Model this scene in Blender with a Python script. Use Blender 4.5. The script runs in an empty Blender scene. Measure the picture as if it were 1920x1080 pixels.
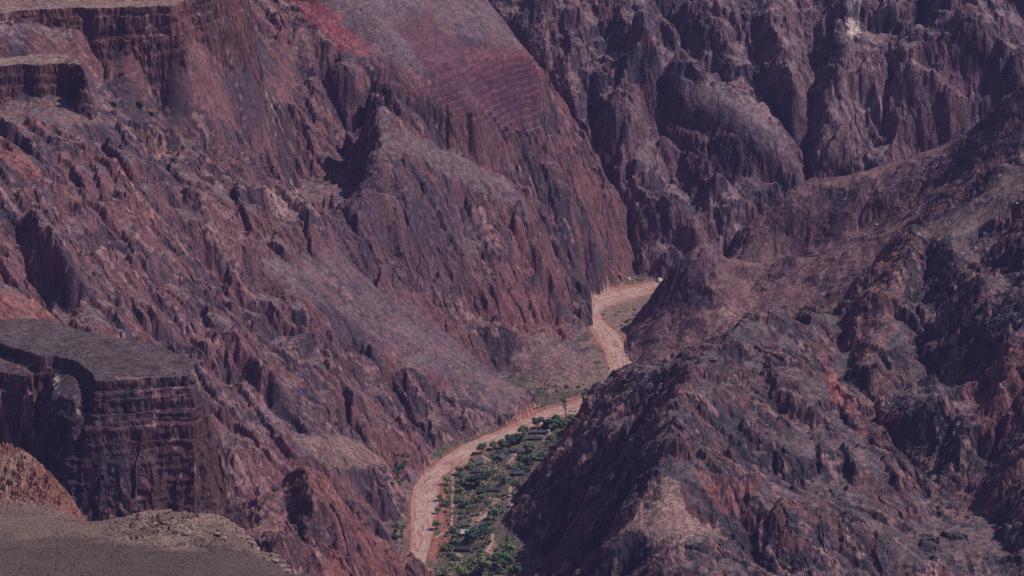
import bpy, bmesh, math, random, time
import numpy as np
from mathutils import Vector, Matrix

# ------------------------------------------------------------------ camera, sky, sun, exposure
scene = bpy.context.scene
COL = scene.collection
CAMH = 1400.0
PITCH = math.radians(15.5)
THW = 0.1228                      # tangent of half the horizontal field of view
cam_d = bpy.data.cameras.new("camera")
cam = bpy.data.objects.new("camera", cam_d)
COL.objects.link(cam)
cam.location = (0, 0, CAMH)
cam.rotation_euler = (math.pi / 2 - PITCH, 0, 0)
cam_d.sensor_width = 36
cam_d.lens = 18.0 / THW
cam_d.clip_start = 1.0
cam_d.clip_end = 40000
scene.camera = cam

SUN_EL = math.radians(52)
SUN_AZ = math.radians(88)         # clockwise from +Y (the viewing direction)
world = bpy.data.worlds.new("World")
scene.world = world
world.use_nodes = True
nt = world.node_tree
bg = nt.nodes["Background"]
sky = nt.nodes.new("ShaderNodeTexSky")
sky.sky_type = 'NISHITA'
sky.sun_disc = False
sky.sun_elevation = SUN_EL
sky.sun_rotation = SUN_AZ
nt.links.new(sky.outputs[0], bg.inputs[0])
bg.inputs[1].default_value = 0.064
sun_d = bpy.data.lights.new("sun", 'SUN')
sun_d.energy = 3.65
sun_d.angle = math.radians(0.5)
sun_d.color = (1.0, 0.91, 0.85)
sun = bpy.data.objects.new("sun", sun_d)
COL.objects.link(sun)
sv = Vector((math.sin(SUN_AZ) * math.cos(SUN_EL), math.cos(SUN_AZ) * math.cos(SUN_EL), math.sin(SUN_EL)))
sun.rotation_euler = sv.to_track_quat('Z', 'Y').to_euler()
sun.location = sv * 3000
scene.view_settings.view_transform = 'Standard'
scene.view_settings.look = 'None'
scene.view_settings.exposure = 0.0
scene.view_settings.gamma = 1.0
scene.render.engine = 'CYCLES'
scene.cycles.max_bounces = 5
scene.cycles.diffuse_bounces = 2
scene.cycles.volume_bounces = 0
scene.cycles.use_denoising = False

T0 = time.time()
def log(*a):
    print("[%.1f]" % (time.time() - T0), *a, flush=True)

# ------------------------------------------------------------------ view geometry (photo pixels of 1920 x 1080 -> world)
CP, SP = math.cos(PITCH), math.sin(PITCH)
def ray(px, py):
    xn = (np.asarray(px, float) - 960) / 960 * THW
    yn = (540 - np.asarray(py, float)) / 960 * THW
    return xn, CP + yn * SP, -SP + yn * CP           # direction, x / y / z
def at_y(px, py, Y):
    dx, dy, dz = ray(px, py)
    t = Y / dy
    return np.array([dx * t, Y, CAMH + dz * t])
def at_z(px, py, z):
    dx, dy, dz = ray(px, py)
    t = (z - CAMH) / dz
    return np.array([dx * t, dy * t, z])
def pix(x, y, z):
    """photo pixel of world points"""
    zz = z - CAMH
    f = y * CP - zz * SP
    u = y * SP + zz * CP
    return 960 + x / f / THW * 960, 540 - u / f / THW * 960

# ------------------------------------------------------------------ noise
_rng = np.random.RandomState(7)
PERM = _rng.permutation(256).astype(np.int32)
PERM = np.concatenate([PERM, PERM])
ANG = _rng.rand(256) * 2 * np.pi
GX, GY = np.cos(ANG).astype(np.float32), np.sin(ANG).astype(np.float32)
VAL = (_rng.rand(256) * 2 - 1).astype(np.float32)
def gn(x, y, seed=0):
    x = np.asarray(x, np.float32); y = np.asarray(y, np.float32)
    xf = np.floor(x); yf = np.floor(y)
    xi = xf.astype(np.int32) + seed * 37; yi = yf.astype(np.int32) + seed * 91
    fx = x - xf; fy = y - yf
    u = fx * fx * fx * (fx * (fx * 6 - 15) + 10); v = fy * fy * fy * (fy * (fy * 6 - 15) + 10)
    x0 = PERM[xi & 255]; x1 = PERM[(xi + 1) & 255]
    y0 = yi & 255; y1 = (yi + 1) & 255
    def c(h, dx, dy):
        return GX[h] * dx + GY[h] * dy
    a = c(PERM[x0 + y0], fx, fy); b = c(PERM[x1 + y0], fx - 1, fy)
    d = c(PERM[x0 + y1], fx, fy - 1); e = c(PERM[x1 + y1], fx - 1, fy - 1)
    a += u * (b - a); d += u * (e - d)
    return (a + v * (d - a)) * 1.5
def vn3(x, y, z, seed=0):
    x = np.asarray(x, np.float32); y = np.asarray(y, np.float32); z = np.asarray(z, np.float32)
    xf = np.floor(x); yf = np.floor(y); zf = np.floor(z)
    xi = xf.astype(np.int32) + seed * 37; yi = yf.astype(np.int32) + seed * 91; zi = zf.astype(np.int32) + seed * 53
    def f(t):
        return t * t * (3 - 2 * t)
    u, v, w = f(x - xf), f(y - yf), f(z - zf)
    r = 0
    for dz, wz in ((0, 1 - w), (1, w)):
        hz = PERM[(zi + dz) & 255]
        for dy, wy in ((0, 1 - v), (1, v)):
            hy = PERM[hz + ((yi + dy) & 255)]
            for dx, wx in ((0, 1 - u), (1, u)):
                r = r + VAL[PERM[hy + ((xi + dx) & 255)]] * (wx * wy * wz)
    return r
def fbm(x, y, octv, seed=0, gain=0.5, lac=2.03):
    r = 0; a = 1.0; f = 1.0
    for i in range(octv):
        r = r + a * gn(x * f, y * f, seed + i * 3)
        a *= gain; f *= lac
    return r
def ridged(x, y, octv, seed=0, gain=0.5, lac=2.1):
    r = 0; a = 1.0; f = 1.0
    for i in range(octv):
        r = r + a * (1 - 2 * np.abs(gn(x * f, y * f, seed + i * 3)))
        a *= gain; f *= lac
    return r
def facet(x, y, seed=0, tilt=1.0):
    """broken blocks: every cell is a tilted plane of its own height; returns height and a per-block number"""
    x = np.asarray(x, np.float32); y = np.asarray(y, np.float32)
    xf = np.floor(x).astype(np.int32); yf = np.floor(y).astype(np.int32)
    best = np.full(x.shape, 9.0, np.float32); hb = np.zeros(x.shape, np.int32)
    bx = np.zeros(x.shape, np.float32); by = np.zeros(x.shape, np.float32)
    for j in (-1, 0, 1):
        for i in (-1, 0, 1):
            h = PERM[PERM[(xf + i + seed * 17) & 255] + ((yf + j + seed * 29) & 255)]
            dx = x - (xf + i) - (.5 + .42 * VAL[h]); dy = y - (yf + j) - (.5 + .42 * VAL[(h + 101) & 255])
            d = dx * dx + dy * dy
            m = d < best
            best = np.where(m, d, best); hb = np.where(m, h, hb); bx = np.where(m, dx, bx); by = np.where(m, dy, by)
    a = VAL[(hb + 33) & 255]
    return .55 * a + tilt * (VAL[(hb + 57) & 255] * bx + VAL[(hb + 77) & 255] * by), a
def sst(a, b, x):
    t = np.clip((x - a) / (b - a), 0, 1)
    return t * t * (3 - 2 * t)

# ------------------------------------------------------------------ scattered-data surfaces
def rbf_fit(P, v, lin=True, lam=0.0):
    n = len(P)
    P = P / 1000.0
    D = np.hypot(P[:, None, 0] - P[None, :, 0], P[:, None, 1] - P[None, :, 1]) - lam * np.eye(n)
    if lin:
        A = np.zeros((n + 3, n + 3)); A[:n, :n] = D
        A[:n, n] = 1; A[:n, n + 1:] = P; A[n, :n] = 1; A[n + 1:, :n] = P.T
        s = np.linalg.lstsq(A, np.concatenate([v, [0, 0, 0]]), rcond=None)[0]
    else:
        A = np.zeros((n + 1, n + 1)); A[:n, :n] = D; A[:n, n] = 1; A[n, :n] = 1
        s = np.linalg.lstsq(A, np.concatenate([v, [0]]), rcond=None)[0]
        s = np.concatenate([s, [0, 0]])
    return P, s
def rbf_eval(fit, X, Y):
    P, s = fit
    n = len(P)
    x = X.ravel() / 1000.0; y = Y.ravel() / 1000.0
    out = s[n] + s[n + 1] * x + s[n + 2] * y
    for i0 in range(0, len(x), 20000):
        sl = slice(i0, i0 + 20000)
        D = np.hypot(x[sl, None] - P[None, :, 0], y[sl, None] - P[None, :, 1])
        out[sl] += D @ s[:n]
    return out.reshape(X.shape)

CELL = 4.0
GX0, GX1, GY0, GY1 = -840.0, 840.0, 3300.0, 6000.0
gx = np.arange(GX0, GX1 + .1, CELL); gy = np.arange(GY0, GY1 + .1, CELL)
GXX, GYY = np.meshgrid(gx, gy)
def bil(G, x, y, cell=CELL):
    u = np.clip((x - GX0) / cell, 0, G.shape[1] - 1.001); v = np.clip((y - GY0) / cell, 0, G.shape[0] - 1.001)
    i = u.astype(int); j = v.astype(int); u = u - i; v = v - j
    return (G[j, i] * (1 - u) + G[j, i + 1] * u) * (1 - v) + (G[j + 1, i] * (1 - u) + G[j + 1, i + 1] * u) * v
def floor_z(Y):
    return (Y - 4000) * 0.022
def on_floor(px, py):
    Y = 4500.0
    for _ in range(20):
        p = at_z(px, py, floor_z(Y)); Y = float(p[1])
    return p
def dens(line, step=14.0):
    """resample a polyline of tuples (px, py, value)"""
    out = []
    for a, b in zip(line[:-1], line[1:]):
        n = max(1, int(math.hypot(b[0] - a[0], b[1] - a[1]) / step))
        for k in range(n):
            out.append(tuple(a[i] + (b[i] - a[i]) * k / n for i in range(3)))
    out.append(tuple(line[-1]))
    return out
def pt(px, py, v):
    """value: None = valley floor, > 1000 = distance, else height"""
    if v is None:
        return on_floor(px, py)
    return at_y(px, py, v) if v > 1000 else at_z(px, py, v)

def surface(macro, world_pts, lines, name):
    """macro: anchors (px, py, value); world_pts: hidden (x, y, z); lines: (relief, [(px, py), ...]) or per-vertex relief"""
    P = [pt(*m) for m in macro] + [np.array(w, float) for w in world_pts]
    P = np.array(P)
    fit = rbf_fit(P[:, :2], P[:, 2], lam=0.0)
    M = rbf_eval(fit, GXX, GYY)
    Q = []; R = []
    for ln in lines:
        rel, pts = ln[0], ln[1]
        if not isinstance(rel, (tuple, list)):
            rel = [rel] * len(pts)
        L = dens([(p[0], p[1], r) for p, r in zip(pts, rel)])
        a = np.array(L)
        dx, dy, dz = ray(a[:, 0], a[:, 1])
        Ys = np.arange(3300.0, 5950.0, 3.0)
        t = Ys[None, :] / dy[:, None]
        zz = CAMH + dz[:, None] * t
        hh = bil(M, dx[:, None] * t, np.broadcast_to(Ys, t.shape)) + a[:, 2:3]
        hit = hh >= zz
        ok = hit.any(1)
        k = hit.argmax(1)
        for q in np.nonzero(ok)[0]:
            Q.append((dx[q] * t[q, k[q]], Ys[k[q]])); R.append(a[q, 2])
    if Q:
        Q = np.array(Q); R = np.array(R)
        # thin near duplicates
        keep = []
        for i in range(len(Q)):
            if all(abs(Q[i, 0] - Q[j, 0]) + abs(Q[i, 1] - Q[j, 1]) > 3 for j in keep):
                keep.append(i)
        Q = Q[keep]; R = R[keep]
        # zero anchors away from the lines, on a 90 m lattice
        ax, ay = np.meshgrid(np.arange(GX0, GX1, 90.0), np.arange(GY0, GY1, 90.0))
        ax = ax.ravel(); ay = ay.ravel()
        d = np.hypot(ax[:, None] - Q[None, :, 0], ay[:, None] - Q[None, :, 1]).min(1)
        s = d > 55
        QQ = np.concatenate([Q, np.stack([ax[s], ay[s]], 1)])
        RR = np.concatenate([R, np.zeros(s.sum())])
        f2 = rbf_fit(QQ, RR, lin=False)
        M = M + rbf_eval(f2, GXX, GYY)
    log("surface", name, len(P), len(Q))
    return M.astype(np.float64)
# ------------------------------------------------------------------ the large land forms
def plane_y(px, py, s=0.8, nx=-0.965, ny=0.264, x0=-100.0, y0=4100.0, z0=2.0):
    dx, dy, dz = ray(px, py)
    kx, kz = dx / dy, dz / dy
    # z = z0 + s(nx(x-x0)+ny(Y-y0)) and z = CAMH + kz Y
    return float((CAMH - z0 + s * (nx * x0 + ny * y0)) / (s * (nx * kx + ny) - kz))

# --- long slope on the left, with the spur that runs down to the bend of the creek
L_macro = [(p[0], p[1], plane_y(*p)) for p in [
    (-80, 330), (0, 300), (0, 450), (0, 600), (-80, 600), (0, 760), (150, 300), (150, 450), (150, 600), (150, 760), (300, 200), (300, 330), (300, 460),
    (300, 620), (300, 780), (300, 930), (450, 120), (450, 250), (450, 400), (450, 550), (450, 700), (450, 850), (450, 980), (560, 40), (580, 150), (590, 280),
    (590, 480), (590, 640), (590, 800), (600, 940), (-60, 900), (680, 980), (680, 880), (680, 760)]]
L_macro += [(-60, -60, 470), (150, -60, 465), (330, -60, 460), (420, -40, 4950), (600, -60, 5090), (750, -60, 5130), (880, -40, 5220),
    (0, 64, 4565), (60, 58, 4581), (150, 59, 4606), (240, 57, 4606), (320, 48, 4618), (390, 34, 4690), (430, 30, 4740), (200, 40, 4680), (100, 40, 4650),
    (0, 208, 356), (50, 214, 353), (75, 202, 358), (120, 197, 359), (158, 200, 357), (190, 150, 372), (200, 110, 388),
    (760, 40, 5040), (900, 30, 5105), (960, 70, 5085), (1008, 115, 5062), (1018, 170, 5056), (860, 130, 5000), (760, 120, 4975), (690, 60, 5010), (660, 140, 4930),
    (900, 220, 4985), (1000, 230, 5020), (1040, 290, 4995), (800, 250, 4880), (730, 200, 4830), (700, 210, 4780), (800, 290, 4805), (900, 340, 4838), (980, 385, 4860),
    (1060, 390, 4962), (1120, 470, 4972), (1160, 520, 4985), (1050, 490, 4905), (1090, 550, 4890),
    (700, 320, 4715), (800, 420, 4700), (880, 520, 4700), (940, 470, 4775), (1000, 520, 4790), (760, 520, 4600), (680, 470, 4590), (830, 600, 4590),
    (740, 640, 4480), (820, 700, 4470), (900, 660, 4590), (960, 580, 4735), (1040, 600, 4790), (1060, 650, 4740), (980, 640, 4670), (960, 700, 4590),
    (1030, 690, 4605), (1085, 690, 4632), (1070, 665, 4680), (1110, 690, 4645), (1040, 715, 4570)]
L_foot = [(762, 1060), (766, 1000), (768, 940), (776, 908), (800, 880), (832, 850), (900, 812), (962, 788), (1012, 760), (1030, 738), (1075, 724), (1118, 712), (1138, 690), (1128, 650),
    (1102, 612), (1084, 577), (1098, 556), (1140, 538), (1170, 530)]
L_macro += [(p[0], p[1], None) for p in L_foot]
def beyond(pts, dx, dy, dz):
    out = []
    for p in pts:
        q = on_floor(*p)
        out.append((q[0] + dx, q[1] + dy, q[2] + dz))
    return out
L_hidden = beyond(L_foot[:9:2], 30, 0, -25) + beyond(L_foot[:9:2], 160, 0, -140) + [(150, 4700, -60), (200, 4850, -60), (260, 4980, -80), (330, 4700, -200), (500, 4950, -250), (700, 5300, -250), (400, 5300, -150), (300, 4200, -200), (700, 3300, -400), (250, 3300, -250), (-60, 3300, -80), (-200, 3500, 40),
    (140, 5200, 80), (60, 5300, 180), (60, 5500, 220), (-20, 5700, 300), (-400, 5900, 640), (-800, 5900, 820), (-800, 5000, 560), (-800, 4300, 470), (-800, 3600, 420)]
L_lines = [
    # gullies
    (-16, [(38, 385), (40, 440), (58, 500), (95, 545), (143, 606)]),
    (-9, [(165, 400), (170, 460), (162, 530)]),
    (-13, [(300, 370), (340, 425), (372, 488), (457, 523), (483, 567), (533, 607), (583, 645), (633, 695), (700, 750), (780, 815)]),
    (-9, [(470, 625), (485, 650), (505, 690), (530, 745)]),
    (-8, [(500, 545), (520, 600), (548, 655)]),
    (-8, [(240, 300), (290, 350), (345, 395)]),
    (-10, [(310, 240), (345, 280), (350, 330)]),
    (-9, [(400, 660), (430, 720), (455, 790), (490, 850)]),
    (-9, [(560, 720), (600, 790), (650, 850), (690, 930), (735, 985)]),
    ((-10, -17, -20, -10), [(860, 600), (900, 660), (955, 700), (1010, 730)]),
    (-10, [(900, 590), (930, 610), (960, 625)]),
    ((-12, -38, -56, -60, -52, -24), [(697, 165), (686, 225), (664, 300), (648, 355), (634, 405), (622, 440)]),
    (-10, [(700, 165), (790, 235), (870, 275), (960, 330), (1050, 430)]),
    (-12, [(895, 450), (905, 500), (902, 560), (880, 600)]),
    (-10, [(720, 470), (735, 530), (780, 590), (840, 650)]),
    # ridges
    (9, [(60, 400), (90, 480), (150, 560), (215, 615)]),
    (9, [(255, 300), (330, 350), (400, 400), (455, 430), (500, 455)]),
    (11, [(480, 425), (540, 490), (560, 560), (605, 625)]),
    (7, [(420, 620), (470, 680), (520, 760), (570, 810)]),
    (9, [(540, 420), (600, 470), (640, 500)]),
    (8, [(640, 505), (730, 580), (850, 670), (960, 750)]),
    ((4, 10, 17, 20, 20, 14), [(703, 190), (716, 235), (705, 290), (690, 340), (676, 390), (668, 440)]),
    ((11, 11, 11, 11, 10, 7, 3, 0), [(712, 212), (770, 255), (840, 290), (905, 322), (965, 365), (1010, 425), (1050, 480), (1085, 540)]),
    (9, [(730, 150), (800, 190), (880, 240), (950, 285), (1010, 350)]),
    (8, [(800, 335), (825, 420), (872, 515)]),
    ((10, 10, 10, 6, 0), [(935, 545), (960, 540), (1000, 560), (1060, 610), (1110, 650)]),
    (8, [(930, 600), (960, 610), (1010, 640)]),
    (7, [(560, 830), (620, 850), (690, 870)]),
    (9, [(140, 215), (180, 240), (240, 290), (300, 330)]),
    (8, [(700, 150), (620, 90), (560, 40)]),
]
L_lines = [((tuple(v * 1.25 for v in l[0]) if isinstance(l[0], tuple) else l[0] * 1.25), l[1]) for l in L_lines]
# --- dark wall behind the creek
B_macro = []
def planeB(px, py):
    return plane_y(px, py, 0.95, 0.25, 0.97, 140.0, 5005.0, 20.0)
for p in [(1000, 0), (1150, 0), (1300, 0), (1450, 0), (1600, 0), (1750, 0), (1900, 0), (1000, 150), (1150, 150), (1300, 100), (1450, 150), (1600, 150), (1750, 150), (1900, 120),
          (1100, 300), (1220, 300), (1350, 250), (1500, 280), (1620, 250), (1100, 420), (1200, 420), (1300, 380), (1450, 380), (1180, 480), (1260, 470), (1330, 430), (1600, 330), (1000, -80), (1300, -80), (1600, -80), (1900, -80)]:
    B_macro.append((p[0], p[1], planeB(*p)))
B_foot = [(1160, 530), (1180, 529), (1215, 523), (1262, 514)]
B_macro += [(p[0], p[1], None) for p in B_foot]
B_hidden = beyond(B_foot, 0, -40, -20) + beyond(B_foot, 0, -200, -160) + [(320, 5010, 30), (420, 5060, 40), (520, 5080, 60), (340, 4800, -150), (600, 4800, -120), (-100, 5050, -40), (-100, 4700, -300), (-500, 4800, -300), (-500, 5300, 120), (-300, 5500, 280), (-800, 5900, 500), (0, 5900, 620), (400, 5900, 640), (800, 5900, 680), (800, 5350, 320), (800, 4600, -200), (0, 4300, -500), (700, 4000, -600), (-700, 4000, -700), (0, 3400, -900)]
B_lines = [
    ((-8, -16, -20, -18, -10), [(1228, 110), (1250, 220), (1272, 320), (1300, 400), (1318, 450)]),
    ((-18, -34, -34, -26, -12), [(1552, 55), (1540, 130), (1520, 205), (1508, 265), (1530, 330)]),
    ((-10, -20, -24, -14), [(1672, 130), (1662, 200), (1648, 265), (1608, 330)]),
    (-14, [(1600, 62), (1650, 55), (1690, 40), (1725, 5)]), (-14, [(1890, 140), (1868, 210), (1840, 260)]),
    (-14, [(1020, 220), (1060, 330), (1110, 420), (1165, 515)]), (-16, [(1186, 526), (1184, 470), (1180, 420)]),
    ((-8, -14, -14), [(1100, 200), (1118, 270), (1150, 340)]), (-10, [(1390, 10), (1420, 90), (1450, 180), (1490, 270)]),
    ((-10, -16, -16, -12), [(1215, 250), (1300, 340), (1400, 342), (1490, 332)]), (-14, [(1730, 150), (1790, 150), (1860, 138)]), (-10, [(1100, 20), (1150, 80), (1190, 130)]),
    (-10, [(1250, 10), (1290, 80), (1340, 140)]), (-9, [(1480, 20), (1500, 110), (1500, 200)]), (-10, [(1400, 360), (1420, 410), (1410, 440)]),
    ((14, 26, 28, 26, 22, 14), [(1195, 40), (1215, 85), (1255, 135), (1330, 200), (1420, 252), (1490, 312)]),
    ((8, 16, 18, 16, 10), [(1120, 190), (1152, 262), (1205, 305), (1250, 385), (1305, 450)]),
    ((10, 16, 16, 12), [(1572, 58), (1566, 130), (1546, 220), (1530, 290)]), ((12, 14, 14, 14, 12), [(1560, 50), (1620, 88), (1680, 120), (1740, 165), (1785, 190)]),
    ((24, 26, 24, 20), [(1770, 8), (1810, 45), (1850, 82), (1905, 118)]), ((24, 22, 18, 14), [(1770, 8), (1730, 52), (1690, 90), (1640, 110)]),
    ((8, 14, 16, 10), [(1040, 60), (1065, 150), (1085, 240), (1110, 330)]), ((8, 14, 12), [(1320, 10), (1370, 100), (1400, 190)]), ((10, 14, 10), [(1440, 30), (1470, 110), (1495, 190)]),
    ((8, 12, 10), [(1690, 170), (1690, 230), (1650, 310)]), ((10, 14, 10), [(1160, 40), (1200, 110), (1222, 160)]), ((6, 12, 12), [(1340, 350), (1370, 400), (1380, 440)]), (10, [(1220, 400), (1230, 460), (1240, 505)]),
]
B_lines = [((tuple(v * .9 for v in l[0]) if isinstance(l[0], tuple) else l[0] * .9), l[1]) for l in B_lines]
# --- small peak and brown slopes right of the bend, below the dark wall
C_macro = [(1190, 664, None), (1196, 640, 4735), (1216, 608, 4765), (1226, 570, 4790), (1242, 545, 4800), (1270, 510, 4808), (1320, 468, 4815),
    (1350, 492, 4812), (1395, 518, 4800), (1430, 520, 4795), (1480, 492, 4830), (1400, 455, 4880), (1380, 442, 4920), (1440, 405, 4930), (1482, 372, 4940), (1520, 352, 4940), (1600, 345, 4915), (1650, 335, 4900), (1700, 310, 4890), (1760, 290, 4870), (1850, 215, 4840), (1920, 160, 4820), (2020, 100, 4800),
    (1250, 600, 4740), (1330, 560, 4735), (1260, 650, 4680), (1340, 660, 4640), (1400, 640, 4640), (1400, 590, 4690), (1480, 560, 4690), (1470, 530, 4740), (1560, 520, 4700), (1560, 470, 4800), (1500, 430, 4870), (1560, 400, 4880),
    (1620, 420, 4830), (1620, 480, 4740), (1700, 380, 4820), (1780, 340, 4790), (1860, 290, 4760), (1920, 240, 4750), (2020, 190, 4740), (1215, 690, 4650), (1150, 710, 4600), (1300, 700, 4600)]
C_hidden = [(90, 4690, -15), (60, 4600, -40), (150, 4880, -20), (190, 4930, -30), (260, 4960, 10), (230, 4900, 20), (0, 4800, -150), (100, 5000, -150), (340, 5030, 30), (480, 5050, 110), (640, 5020, 180), (800, 4950, 280), (300, 5200, -200), (600, 5300, -150), (-300, 4700, -400), (0, 5400, -400), (-300, 4000, -500), (200, 4300, -100), (600, 4300, -50), (800, 4300, 0), (0, 3500, -600), (800, 3500, -500), (-800, 4500, -900)]
C_lines = [
    ((20, 13, 10, 8), [(1320, 470), (1290, 520), (1262, 570), (1225, 630)]), (-8, [(1385, 530), (1400, 560), (1390, 600)]), ((10, 8, 4), [(1345, 490), (1370, 530), (1360, 570)]),
    (-6, [(1560, 470), (1600, 440), (1660, 400), (1740, 340)]), (8, [(1395, 500), (1450, 490), (1500, 490)]), (8, [(1450, 405), (1520, 380), (1600, 395), (1660, 370)]),
    (-7, [(1475, 440), (1530, 460)]), (10, [(1590, 470), (1610, 455), (1640, 450)]), (-8, [(1410, 500), (1450, 515), (1490, 505)]), (-6, [(1400, 600), (1470, 570), (1540, 545)]),
]
# --- large rocky ridge on the right
R_macro = [(1100, 782, 4470), (1130, 742, 4470), (1168, 704, 4440), (1200, 692, 4330), (1235, 688, 4180), (1268, 686, 4040), (1290, 688, 3985), (1340, 650, 4110), (1400, 622, 4220), (1430, 600, 4260), (1500, 582, 4320), (1560, 560, 4360), (1610, 530, 4410), (1650, 490, 4440), (1700, 432, 4490), (1750, 402, 4510), (1800, 375, 4525), (1850, 345, 4520), (1920, 295, 4510), (2030, 240, 4500),
    (1080, 850, 4160), (1150, 850, 4010), (1200, 780, 4060), (1170, 920, 3850), (1100, 930, 3920), (1275, 760, 3890), (1258, 830, 3800), (1243, 900, 3735), (1240, 940, 3700), (1195, 962, 3686), (1150, 998, 3662), (1200, 990, 3652), (1172, 984, 3664), (1140, 960, 3795), (1132, 1006, 3668), (1290, 985, 3670), (1270, 950, 3690), (1300, 1030, 3600), (1230, 1060, 3590), (1340, 1075, 3560), (1185, 1036, 3646), (1165, 1078, 3640), (1060, 1010, 3870), (1090, 1070, 3740),
    (1400, 700, 4060), (1500, 700, 4105), (1600, 640, 4250), (1720, 560, 4310), (1820, 470, 4350), (1920, 400, 4350), (2030, 350, 4330), (1400, 800, 3955), (1500, 800, 4000), (1600, 760, 4085), (1700, 700, 4160), (1800, 620, 4190), (1920, 560, 4180), (1400, 900, 3835), (1500, 920, 3850), (1600, 900, 3905), (1700, 840, 4010), (1800, 760, 4060), (1920, 720, 4030), (1400, 1000, 3690), (1520, 1030, 3710), (1650, 1020, 3765), (1766, 945, 3910), (1800, 1000, 3840), (1850, 1080, 3760), (1850, 880, 3970), (1920, 900, 3900), (1920, 1060, 3700), (2030, 700, 4020), (2030, 1000, 3760), (1450, 1100, 3590), (1700, 1110, 3680)]
R_foot = [(1100, 784), (1062, 830), (1004, 886), (962, 930), (950, 970), (970, 1012), (1010, 1042), (1056, 1085)]
R_macro += [(p[0], p[1], None) for p in R_foot]
R_hidden = beyond(R_foot[1:], 9, -2, 10) + beyond(R_foot[1:], 24, -5, 27) + beyond(R_foot[1:], -25, 0, -22) + beyond(R_foot[1:], -150, 0, -140) + [(60, 4560, -15), (90, 4600, 0), (150, 4600, 25), (220, 4580, 40), (300, 4600, 40), (400, 4620, 70), (480, 4640, 110), (560, 4650, 160), (660, 4640, 220), (800, 4620, 260), (0, 4800, -300), (300, 4900, -150), (800, 4900, 0), (800, 4450, 260), (800, 4000, 160), (150, 3450, 120), (300, 3300, 40), (800, 3300, 0), (0, 3300, -120), (-60, 3800, -60), (-30, 3600, -20), (0, 3450, 20), (250, 4300, 60), (330, 4450, 60), (-400, 4300, -500), (-500, 3500, -500), (0, 5300, -700), (800, 5800, -500), (-700, 5800, -1200)]
R_lines = [
    ((4, 8, 8, 6, 3), [(1290, 690), (1275, 760), (1258, 830), (1243, 890), (1240, 940)]),
    (-9, [(1205, 1010), (1180, 1050), (1175, 1080)]), (7, [(1290, 990), (1300, 1040), (1330, 1075)]),
    (-7, [(1195, 740), (1160, 830), (1110, 900), (1050, 960)]), (7, [(1150, 760), (1110, 840), (1050, 900)]), (6, [(1225, 770), (1200, 850), (1150, 930)]),
    ((6, 10, 12, 8, 5), [(1330, 690), (1385, 740), (1450, 800), (1500, 870), (1560, 900)]),
    ((-6, -10, -12, -6), [(1365, 680), (1420, 740), (1470, 800), (1530, 850)]),
    ((5, 10, 9, 9), [(1440, 640), (1500, 690), (1540, 730), (1600, 800)]),
    ((8, 10, 6), [(1640, 800), (1700, 870), (1740, 950)]), ((5, 9, 8), [(1600, 930), (1680, 990), (1740, 1060)]),
    ((-8, -14, -14, -16, -18, -18), [(1500, 620), (1570, 700), (1640, 780), (1700, 850), (1766, 945), (1850, 1080)]),
    (-8, [(1330, 790), (1380, 860), (1430, 920)]), (7, [(1310, 800), (1345, 870), (1400, 940), (1480, 1010)]), (-7, [(1360, 960), (1440, 1010), (1500, 1070)]),
    (10, [(1700, 440), (1690, 500), (1680, 570), (1680, 640)]), (-15, [(1590, 560), (1585, 620), (1580, 680)]), (-9, [(1740, 450), (1740, 520), (1735, 600), (1780, 680)]),
    (12, [(1610, 560), (1640, 620), (1635, 690)]), (10, [(1780, 430), (1790, 500), (1850, 570), (1880, 640)]),
    (-10, [(1830, 420), (1840, 500), (1900, 560)]), (10, [(1740, 770), (1800, 725), (1890, 690)]), (-11, [(1690, 780), (1760, 765), (1830, 745), (1900, 770)]),
    (12, [(1870, 660), (1880, 740), (1850, 800)]), (10, [(1920, 780), (1850, 810), (1800, 850)]), (-10, [(1560, 700), (1620, 720), (1700, 770)]),
    (6, [(1400, 618), (1430, 602), (1480, 590), (1520, 583)]), (10, [(1850, 900), (1880, 980), (1900, 1060)]), (-9, [(1830, 860), (1850, 960), (1880, 1070)]),
]
# --- red pinnacles at the bottom edge
K_macro = [(478, 1000, 3640), (505, 950, 3660), (530, 915, 3680), (560, 893, 3690), (585, 890, 3690), (620, 905, 3710), (640, 948, 3700), (660, 940, 3740), (700, 985, 3745), (745, 1025, 3750), (790, 1058, 3755), (830, 1085, 3760),
    (520, 1000, 3610), (580, 960, 3640), (560, 1060, 3540), (640, 1010, 3640), (700, 1040, 3660), (620, 1075, 3560), (740, 1090, 3640), (480, 1080, 3530)]
K_hidden = [(-300, 3700, 100), (-260, 3760, 100), (-215, 3790, 80), (-170, 3830, 50), (-110, 3850, 0), (-60, 3800, -60), (-200, 3950, -80), (-330, 3560, 120), (-350, 3800, -40), (0, 4000, -250), (-400, 4100, -300), (-60, 3600, 0), (-200, 3400, 80), (100, 3300, -200), (800, 3600, -800), (-800, 3600, -300), (-800, 5800, -1500), (800, 5800, -1800)]
K_lines = [(10, [(585, 892), (575, 940), (600, 980), (640, 1000)]), (-8, [(540, 950), (560, 1000), (590, 1040)]), (9, [(640, 950), (650, 1000), (660, 1040)]), (-8, [(670, 980), (690, 1030), (680, 1080)]), (7, [(530, 965), (520, 1010), (500, 1060)])]

ZL = surface(L_macro, L_hidden, L_lines, "L")
ZB = surface(B_macro, B_hidden, B_lines, "B")
ZC = surface(C_macro, C_hidden, C_lines, "C")
ZR = surface(R_macro, R_hidden, R_lines, "R")
ZK = surface(K_macro, K_hidden, K_lines, "K")
ZV = floor_z(GYY) + fbm(GXX / 60, GYY / 60, 2, 5) * 0.5
STACK = np.stack([ZV, ZL, ZB, ZC, ZR, ZV - 500, ZK])
PID = STACK.argmax(0)
Z0 = STACK.max(0)
ISV = PID == 0
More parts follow.
